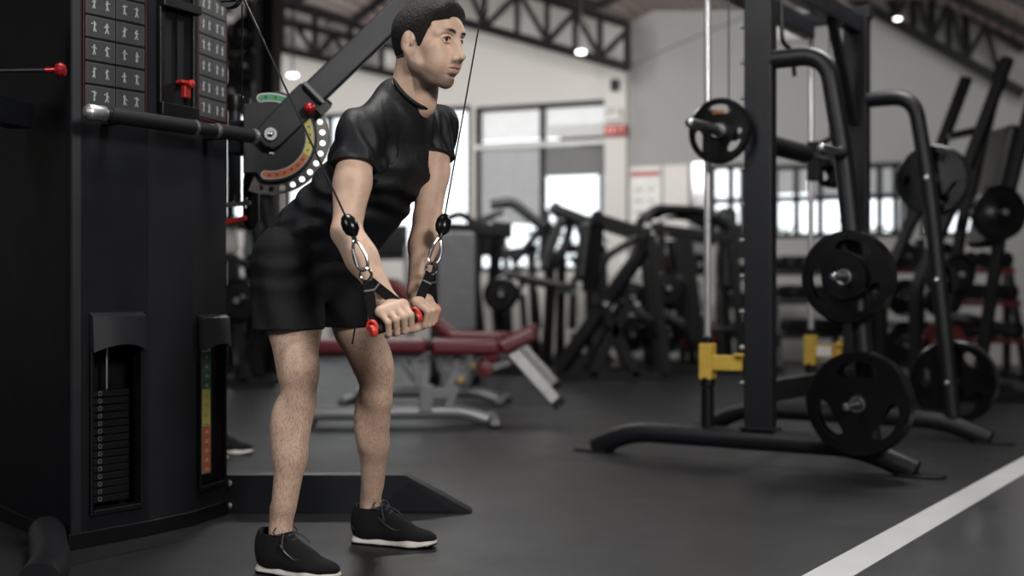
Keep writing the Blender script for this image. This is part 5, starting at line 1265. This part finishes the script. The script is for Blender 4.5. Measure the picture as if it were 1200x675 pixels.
machine('incline_press', 'black leaning plate machine with crossed A-shaped legs left of the rack', 11.3,
        [[(692, 256), (700, 256), (690, 342)], [(690, 256), (757, 277)], [(757, 277), (748, 300), (652, 426)], [(757, 278), (776, 442)], [(640, 434), (776, 440)], [(700, 350), (742, 434)], [(735, 352), (690, 434)]], .72,
        [(648, 434), (770, 440), (694, 262), (720, 352)],
        [((727, 354), (784, 388), .34, .06, 'blackvinyl', 'seat'), ((688, 262), (680, 330), .30, .12, 'blackvinyl', 'backrest')],
        [([(690, 345), (712, 300), (750, 276)], .035, 'powder')], [([(706, 275), (712, 285)], .04, 'offwhite')], [(709, 356, 0, 'rubber'), (745, 356, 0, 'rubber')])
machine('leg_press', 'black boxy leg press with tall round pad behind the front rack rod', 12.35,
        [[(752, 262), (762, 248), (812, 250), (846, 268)], [(758, 268), (852, 282)], [(770, 280), (766, 400)], [(790, 280), (806, 398)], [(800, 280), (818, 400)], [(745, 404), (880, 404)], [(852, 282), (862, 404)]], .7,
        [(750, 404), (872, 404), (762, 250), (846, 270)],
        [((850, 244), (852, 342), .34, .20, 'blackvinyl', 'backrest'), ((776, 366), (812, 386), .40, .07, 'greyvinyl', 'seat'), ((822, 388), (866, 384), .40, .06, 'blackvinyl', 'foot_plate')],
        [([(764, 274), (776, 256), (792, 252)], .022, 'steel'), ([(780, 276), (804, 270)], .022, 'steel'), ([(768, 262), (784, 276)], .018, 'steel')], [([(866, 262), (872, 304)], .08, 'powder')], [(782, 338, .17, 'rubber'), (826, 325, 0, 'rubber'), (760, 392, .12, 'rubber')])
machine('lat_tower', 'tall black tower with smoky grey weight shroud just right of the man', 10.6,
        [[(512, 270), (512, 400)], [(556, 270), (556, 400)], [(505, 404), (562, 404)], [(505, 268), (600, 272)]], .5, [(512, 270), (556, 270)],
        [], [([(508, 262), (540, 250), (556, 262)], .03, 'powder')], [([(534, 300), (534, 396)], .03, 'steel')], [],
        extra=[('shroud', MB().lathe([(.16, .36), (.17, .40), (.17, 1.12), (.16, 1.16)], V(P(535, 300, 8.5).x, 8.5, 0), (0, 0, 1), 30), 'smoke')] if 0 else ())
M['smoke'] = mat('smoky_grey_plastic', (.16, .16, .17), .25)
lt_ = [o for o in C.objects if o.name.startswith('lat_tower')][0]
obj('shroud', MB().box(P(535, 330, 10.35), (.33, .12, .86)), M['smoke'], lt_, bevel=.03, seg=4)
machine('leg_extension', 'dark leg machine glimpsed between the cable machine and the man', 10.5,
        [[(262, 402), (330, 402)], [(282, 300), (296, 402)], [(300, 230), (320, 330), (288, 400)], [(268, 262), (300, 262)]], .6, [(270, 402), (320, 402), (290, 330)],
        [((262, 300), (296, 312), .36, .07, 'blackvinyl', 'seat'), ((300, 262), (292, 300), .3, .08, 'greyvinyl', 'backrest')],
        [([(296, 316), (310, 352), (300, 386)], .035, 'powder')], [([(270, 268), (272, 296)], .10, 'offwhite')], [(282, 352, .18, 'rubber'), (312, 366, 0, 'rubber')], extra=())
machine('pulldown_machine', 'black frame with hanging plates high between the cable machine and the column', 12.0,
        [[(262, 20), (262, 404)], [(300, 10), (300, 404)], [(255, 70), (305, 60)], [(255, 404), (330, 404)], [(262, 130), (300, 118)]], .6, [(262, 70), (300, 60)],
        [((270, 100), (296, 112), .3, .10, 'blackvinyl', 'thigh_pad')], [([(262, 40), (285, 20), (300, 30)], .03, 'powder')], [([(278, 6), (282, 18)], .12, 'lampfar' if 0 else 'offwhite')], [(288, 42, .16, 'rubber'), (290, 80, .15, 'rubber'), (276, 110, .14, 'rubber')])
machine('row_machine', 'dark seated machine deep behind the chest press, under the big window', 13.75,
        [[(578, 300), (584, 430)], [(622, 288), (628, 430)], [(572, 430), (640, 430)], [(578, 300), (630, 292)]], .6, [(580, 300), (626, 430)],
        [((588, 318), (590, 420), .30, .22, 'blackvinyl', 'weight_shroud'), ((604, 392), (632, 398), .36, .07, 'blackvinyl', 'seat'), ((626, 340), (630, 386), .3, .09, 'blackvinyl', 'chest_pad')],
        [([(600, 300), (612, 330), (606, 352)], .03, 'powder')], [], [(612, 410, 0, 'rubber')])
machine('pec_machine', 'dark upright machine deep behind the leaning frames, under the big window', 13.9,
        [[(658, 292), (656, 430)], [(704, 290), (708, 430)], [(650, 430), (716, 430)], [(658, 292), (706, 292)]], .6, [(658, 292), (706, 430)],
        [((696, 310), (698, 420), .30, .22, 'blackvinyl', 'weight_shroud'), ((668, 394), (686, 394), .36, .07, 'blackvinyl', 'seat'), ((672, 330), (670, 386), .3, .09, 'blackvinyl', 'backrest')],
        [([(668, 300), (680, 316), (664, 340)], .03, 'powder')], [], [(682, 412, 0, 'rubber')])
# black square column left of the pendant lamp
q = P(317, 345, 11.0); t = thing('rack_column', 'black square steel column standing behind the slanted arm pivot', 'column', (q.x, q.y, 0))
obj('column', MB().box((q.x+.01, q.y, 1.75), (.13, .14, 3.5), (V(.93, -.36, 0), V(.36, .93, 0), V(0, 0, 1))), M['black'], t, bevel=.006)
obj('base_plate', MB().box((q.x, q.y, .006), (.22, .24, .012), (V(.93, -.36, 0), V(.36, .93, 0), V(0, 0, 1))), M['powder'], t)
q2 = P(306, 60, 11.05); obj('side_channel', MB().box((q2.x, q2.y, 1.75), (.10, .10, 3.5)), M['powder'], t, bevel=.004)
# slanted machine cut by the right edge of the rack
machine('hack_squat', 'black bent-tube squat machine standing beyond the far storage arm', 9.2,
        [[(1156, 80), (1098, 235), (1052, 340), (1052, 425)], [(1200, 60), (1150, 260), (1120, 400)], [(1040, 428), (1210, 428)]], .8, [(1098, 235), (1052, 420), (1190, 428)],
        [((1180, 150), (1150, 290), .4, .12, 'blackvinyl', 'backrest'), ((1120, 372), (1180, 388), .4, .08, 'blackvinyl', 'foot_plate')],
        [([(1156, 150), (1112, 160)], .03, 'powder')], [], [(1118, 322, .14, 'rubber'), (1168, 250, .2, 'rubber')], w=.085)
ORD = 'first second third fourth fifth sixth seventh eighth ninth tenth eleventh twelfth'.split()
# ------------------------------------------------------------ dumbbell racks and loose kit far back
def dumbbell(loc, rz, r, label, group, first=[None]*3):
    k = 0 if r > .07 else 1
    if first[k] is None:
        t = thing('dumbbell', label, 'dumbbell', (0, 0, 0), group); L_ = .10
        for s in (-1, 1): hd = obj('head', MB().lathe([(.02, 0), (r*.9, .004), (r, .015), (r, .055), (r*.85, .07), (.01, .072)], V(s*.062, 0, 0), (s, 0, 0), 16), M['rubber'], t)
        obj('handle', MB().cyl(V(-.065, 0, 0), V(.065, 0, 0), .014, 10), M['chrome'], t); first[k] = t; o = t
    else: o = dup(first[k], label=label, group=group)
    o.location = loc; o.rotation_euler = (0, 0, rz); return o
def db_rack(px0, px1, Y, tiers, label, n, r, red=False):
    a, b = P(px0, 345, Y), P(px1, 345, Y); L_ = b.x-a.x; cx = (a.x+b.x)/2
    t = thing('dumbbell_rack', label, 'rack', (cx, Y, 0)); 
    for x in (a.x, b.x): obj('end_frame', MB().bar((x, Y-.25, .0), (x, Y+.2, tiers[-1]+.12), .06, .06).bar((x, Y-.3, .03), (x, Y+.35, .03), .06, .06).bar((x, Y+.2, 0), (x, Y+.2, tiers[-1]+.1), .06, .06), M['powder'], t)
    for i, z in enumerate(tiers):
        y = Y-.18+.13*i
        sh_ = obj('shelf', MB().bar((a.x, y-.07, z-.02), (b.x, y-.07, z-.02), .03, .05).bar((a.x, y+.09, z-.02), (b.x, y+.09, z-.02), .03, .05), M['redrail'] if red else M['powder'], t)
        for k in range(n):
            x = a.x+.10+(L_-.2)*k/(n-1); dumbbell((x, y+.01, z+.007+r), PI/2+.05*math.sin(k*3+i), r, '%s black dumbbell from the left on the %s tier of the %s' % (ORD[k], ('lower', 'middle', 'upper')[i], label.split(' standing')[0]), 'dumbbells on the %s tier, %s' % (('lower', 'middle', 'upper')[i], label.split(' standing')[0]))
    return t
M['redrail'] = mat('dark_red_rail', (.12, .015, .015), .45)
db_rack(1030, 1190, 11.2, (.38, .72, 1.02), 'red-railed dumbbell rack standing under the right-hand windows', 11, .075, True)
db_rack(908, 985, 12.4, (.38, .72, 1.02), 'wide-set black dumbbell rack standing under the windows', 8, .075)
db_rack(845, 897, 13.5, (.34, .66, .98), 'small black dumbbell rack standing near the grey mirror', 6, .068)
def tree(px, Y, label, mats, h=1.25):
    q = P(px, 345, Y); t = thing('plate_tree', label, 'plate stand', (q.x, Y, 0))
    obj('mast', MB().bar((q.x, Y, .05), (q.x, Y, h), .07, .07), M['powder'], t, bevel=.004)
    obj('base', MB().bar((q.x-.3, Y, .03), (q.x+.3, Y, .03), .06, .05).bar((q.x, Y-.3, .03), (q.x, Y+.3, .03), .06, .05), M['powder'], t)
    for i, (sx, z, R) in enumerate(((-1, .35, .20), (1, .35, .2), (-1, .75, .16), (1, .75, .17), (-1, 1.1, .12), (1, 1.1, .12))):
        pg = obj('peg', MB().cyl((q.x+sx*.16, Y, z), (q.x+sx*.16, Y-.2, z), .02, 12).bar((q.x, Y, z), (q.x+sx*.16, Y, z), .04, .04), M['steel'], t)
        p = tag(obj('weight_plate', MB().lathe([(.025, 0), (R*.35, .0), (R*.4, .008), (R*.85, .008), (R*.9, 0), (R, .004), (R, .04), (.025, .045)], V(q.x+sx*.16, Y-.12, z), (0, 1, 0), 30), M[mats[i % len(mats)]]), '%s plate on the %s %s peg of the %s' % ({'rubber': 'black', 'redrail': 'dark red', 'orange': 'orange', 'void': 'black', 'white': 'white'}[mats[i % len(mats)]], ('lower', 'middle', 'upper')[i//2], 'left' if sx < 0 else 'right', label.split(' standing')[0]), 'weight plate', 'plates on the '+label.split(' standing')[0])
tree(1078, 10.35, 'black plate stand standing in front of the red-railed dumbbells', ['rubber', 'redrail', 'rubber', 'rubber', 'void', 'rubber'])
tree(800, 13.1, 'plate stand with coloured plates standing behind the front rack rod', ['rubber', 'redrail', 'rubber', 'white', 'redrail', 'rubber'])
tree(757, 13.2, 'slim plate stand standing behind the leaning black machine', ['rubber', 'void', 'rubber', 'rubber', 'white', 'redrail'], 1.2)
def treadmill(px, Y, rz, label, first=[None]):
    q = P(px, 345, Y); q.z = 0
    if first[0] is None:
        t = thing('treadmill', label, 'treadmill', (0, 0, 0), 'treadmills along the window')
        obj('deck', MB().box((0, 0, .12), (.75, 1.7, .12)), M['black'], t, bevel=.02); obj('belt', MB().box((0, -.05, .185), (.5, 1.5, .012)), M['rubber'], t)
        for s in (-1, 1):
            obj('upright', MB().bar((s*.36, .62, .15), (s*.36, .72, 1.35), .06, .09), M['silver'], t, bevel=.008)
            obj('handrail', MB().tube(bend([(s*.36, .72, 1.05), (s*.36, .2, .98), (s*.36, .1, .9)], .08), .022, 10), M['black'], t)
        c = obj('console', MB().box((0, .72, 1.42), (.74, .10, .38)), M['black'], t, bevel=.03)
        obj('screen', MB().box((0, .665, 1.44), (.42, .006, .24)), M['smoke'], c); first[0] = t; o = t
    else: o = dup(first[0], label=label)
    o.location = q; o.rotation_euler = (0, 0, rz)
for px, Y, lb in ((588, 15.0, 'treadmill behind the chest press, first from the tall shroud tower'), (478, 15.2, 'treadmill directly behind the man by the bright window'), (392, 15.4, 'treadmill by the bright window, under the slanted arm')): treadmill(px, Y, PI-.4, lb)
# person whose shoe shows beyond the cable machine
def bystander():
    F = Field(axis((-1.82, -1.30, .009)), axis((5.62, 6.10, .009)), axis((.05, 1.80, .009))); o = A(-1.56, 5.86, 0)
    for s in (-1, 1):
        hx, kx, ax_ = o+A(0, .09*s, .90), o+A(.05, .10*s, .50), o+A(.06, .10*s, .09)
        F.cone(hx, kx, .09, .062, .03); F.cone(kx, ax_, .06, .036, .03); F.cone(ax_, ax_+A(.10, 0, -.045), .036, .03, .02)
        F.path([o+A(0, .19*s, 1.42), o+A(-.02, .23*s, 1.13), o+A(-.02, .23*s, .87)], [.055, .042, .03], .03)
        F.path([o+A(-.02, .23*s, .87), o+A(-.01, .225*s, .78)], [.03, .022], .02)
    F.ecol(o+A(0, 0, .92), o+A(0, 0, 1.38), (0, 1, 0), (.17, .12), (.19, .11), .05); F.cone(o+A(0, 0, 1.42), o+A(.02, 0, 1.56), .06, .055, .04)
    F.ell(o+A(.02, 0, 1.66), (.095, .077, .118), None, .02); F.ell(o+A(.115, 0, 1.64), (.018, .014, .022), None, .01)
    return F.mesh('person', SKIN)
p2 = bystander(); tag(p2, 'person hidden behind the cable machine, only a black shoe showing past its edge', 'person')
F = Field(axis((-1.84, -1.30, .01)), axis((5.60, 6.12, .01)), axis((.12, 1.50, .01))); o = A(-1.56, 5.86, 0)
F.ecol(o+A(0, 0, .93), o+A(0, 0, 1.38), (0, 1, 0), (.185, .135), (.205, .125), .05)
for s in (-1, 1): F.cone(o+A(0, .19*s, 1.42), o+A(-.015, .222*s, 1.2), .07, .06, .03)
F.mesh('t_shirt', M['shirt'], p2)
F = Field(axis((-1.84, -1.30, .01)), axis((5.60, 6.12, .01)), axis((.10, 1.10, .01)))
F.ecol(o+A(0, 0, .88), o+A(0, 0, .98), (0, 1, 0), (.185, .135), (.18, .13), .05)
for s in (-1, 1): F.path([o+A(0, .09*s, .88), o+A(.05, .10*s, .50), o+A(.06, .10*s, .14)], [.10, .075, .055], .02)
F.mesh('trousers', M['shorts'], p2)
obj('hair', MB().ball(V(-1.552, 5.86, 1.69), (.10, .084, .10), 24), M['hair'], p2)
sx_, sy_ = P(298, 345, 5.9).x-.30, 5.96
shoe_parts((sx_, sy_-.02), (.995, -.1), p2); shoe_parts((sx_-.06, sy_-.24), (.97, -.2), p2)
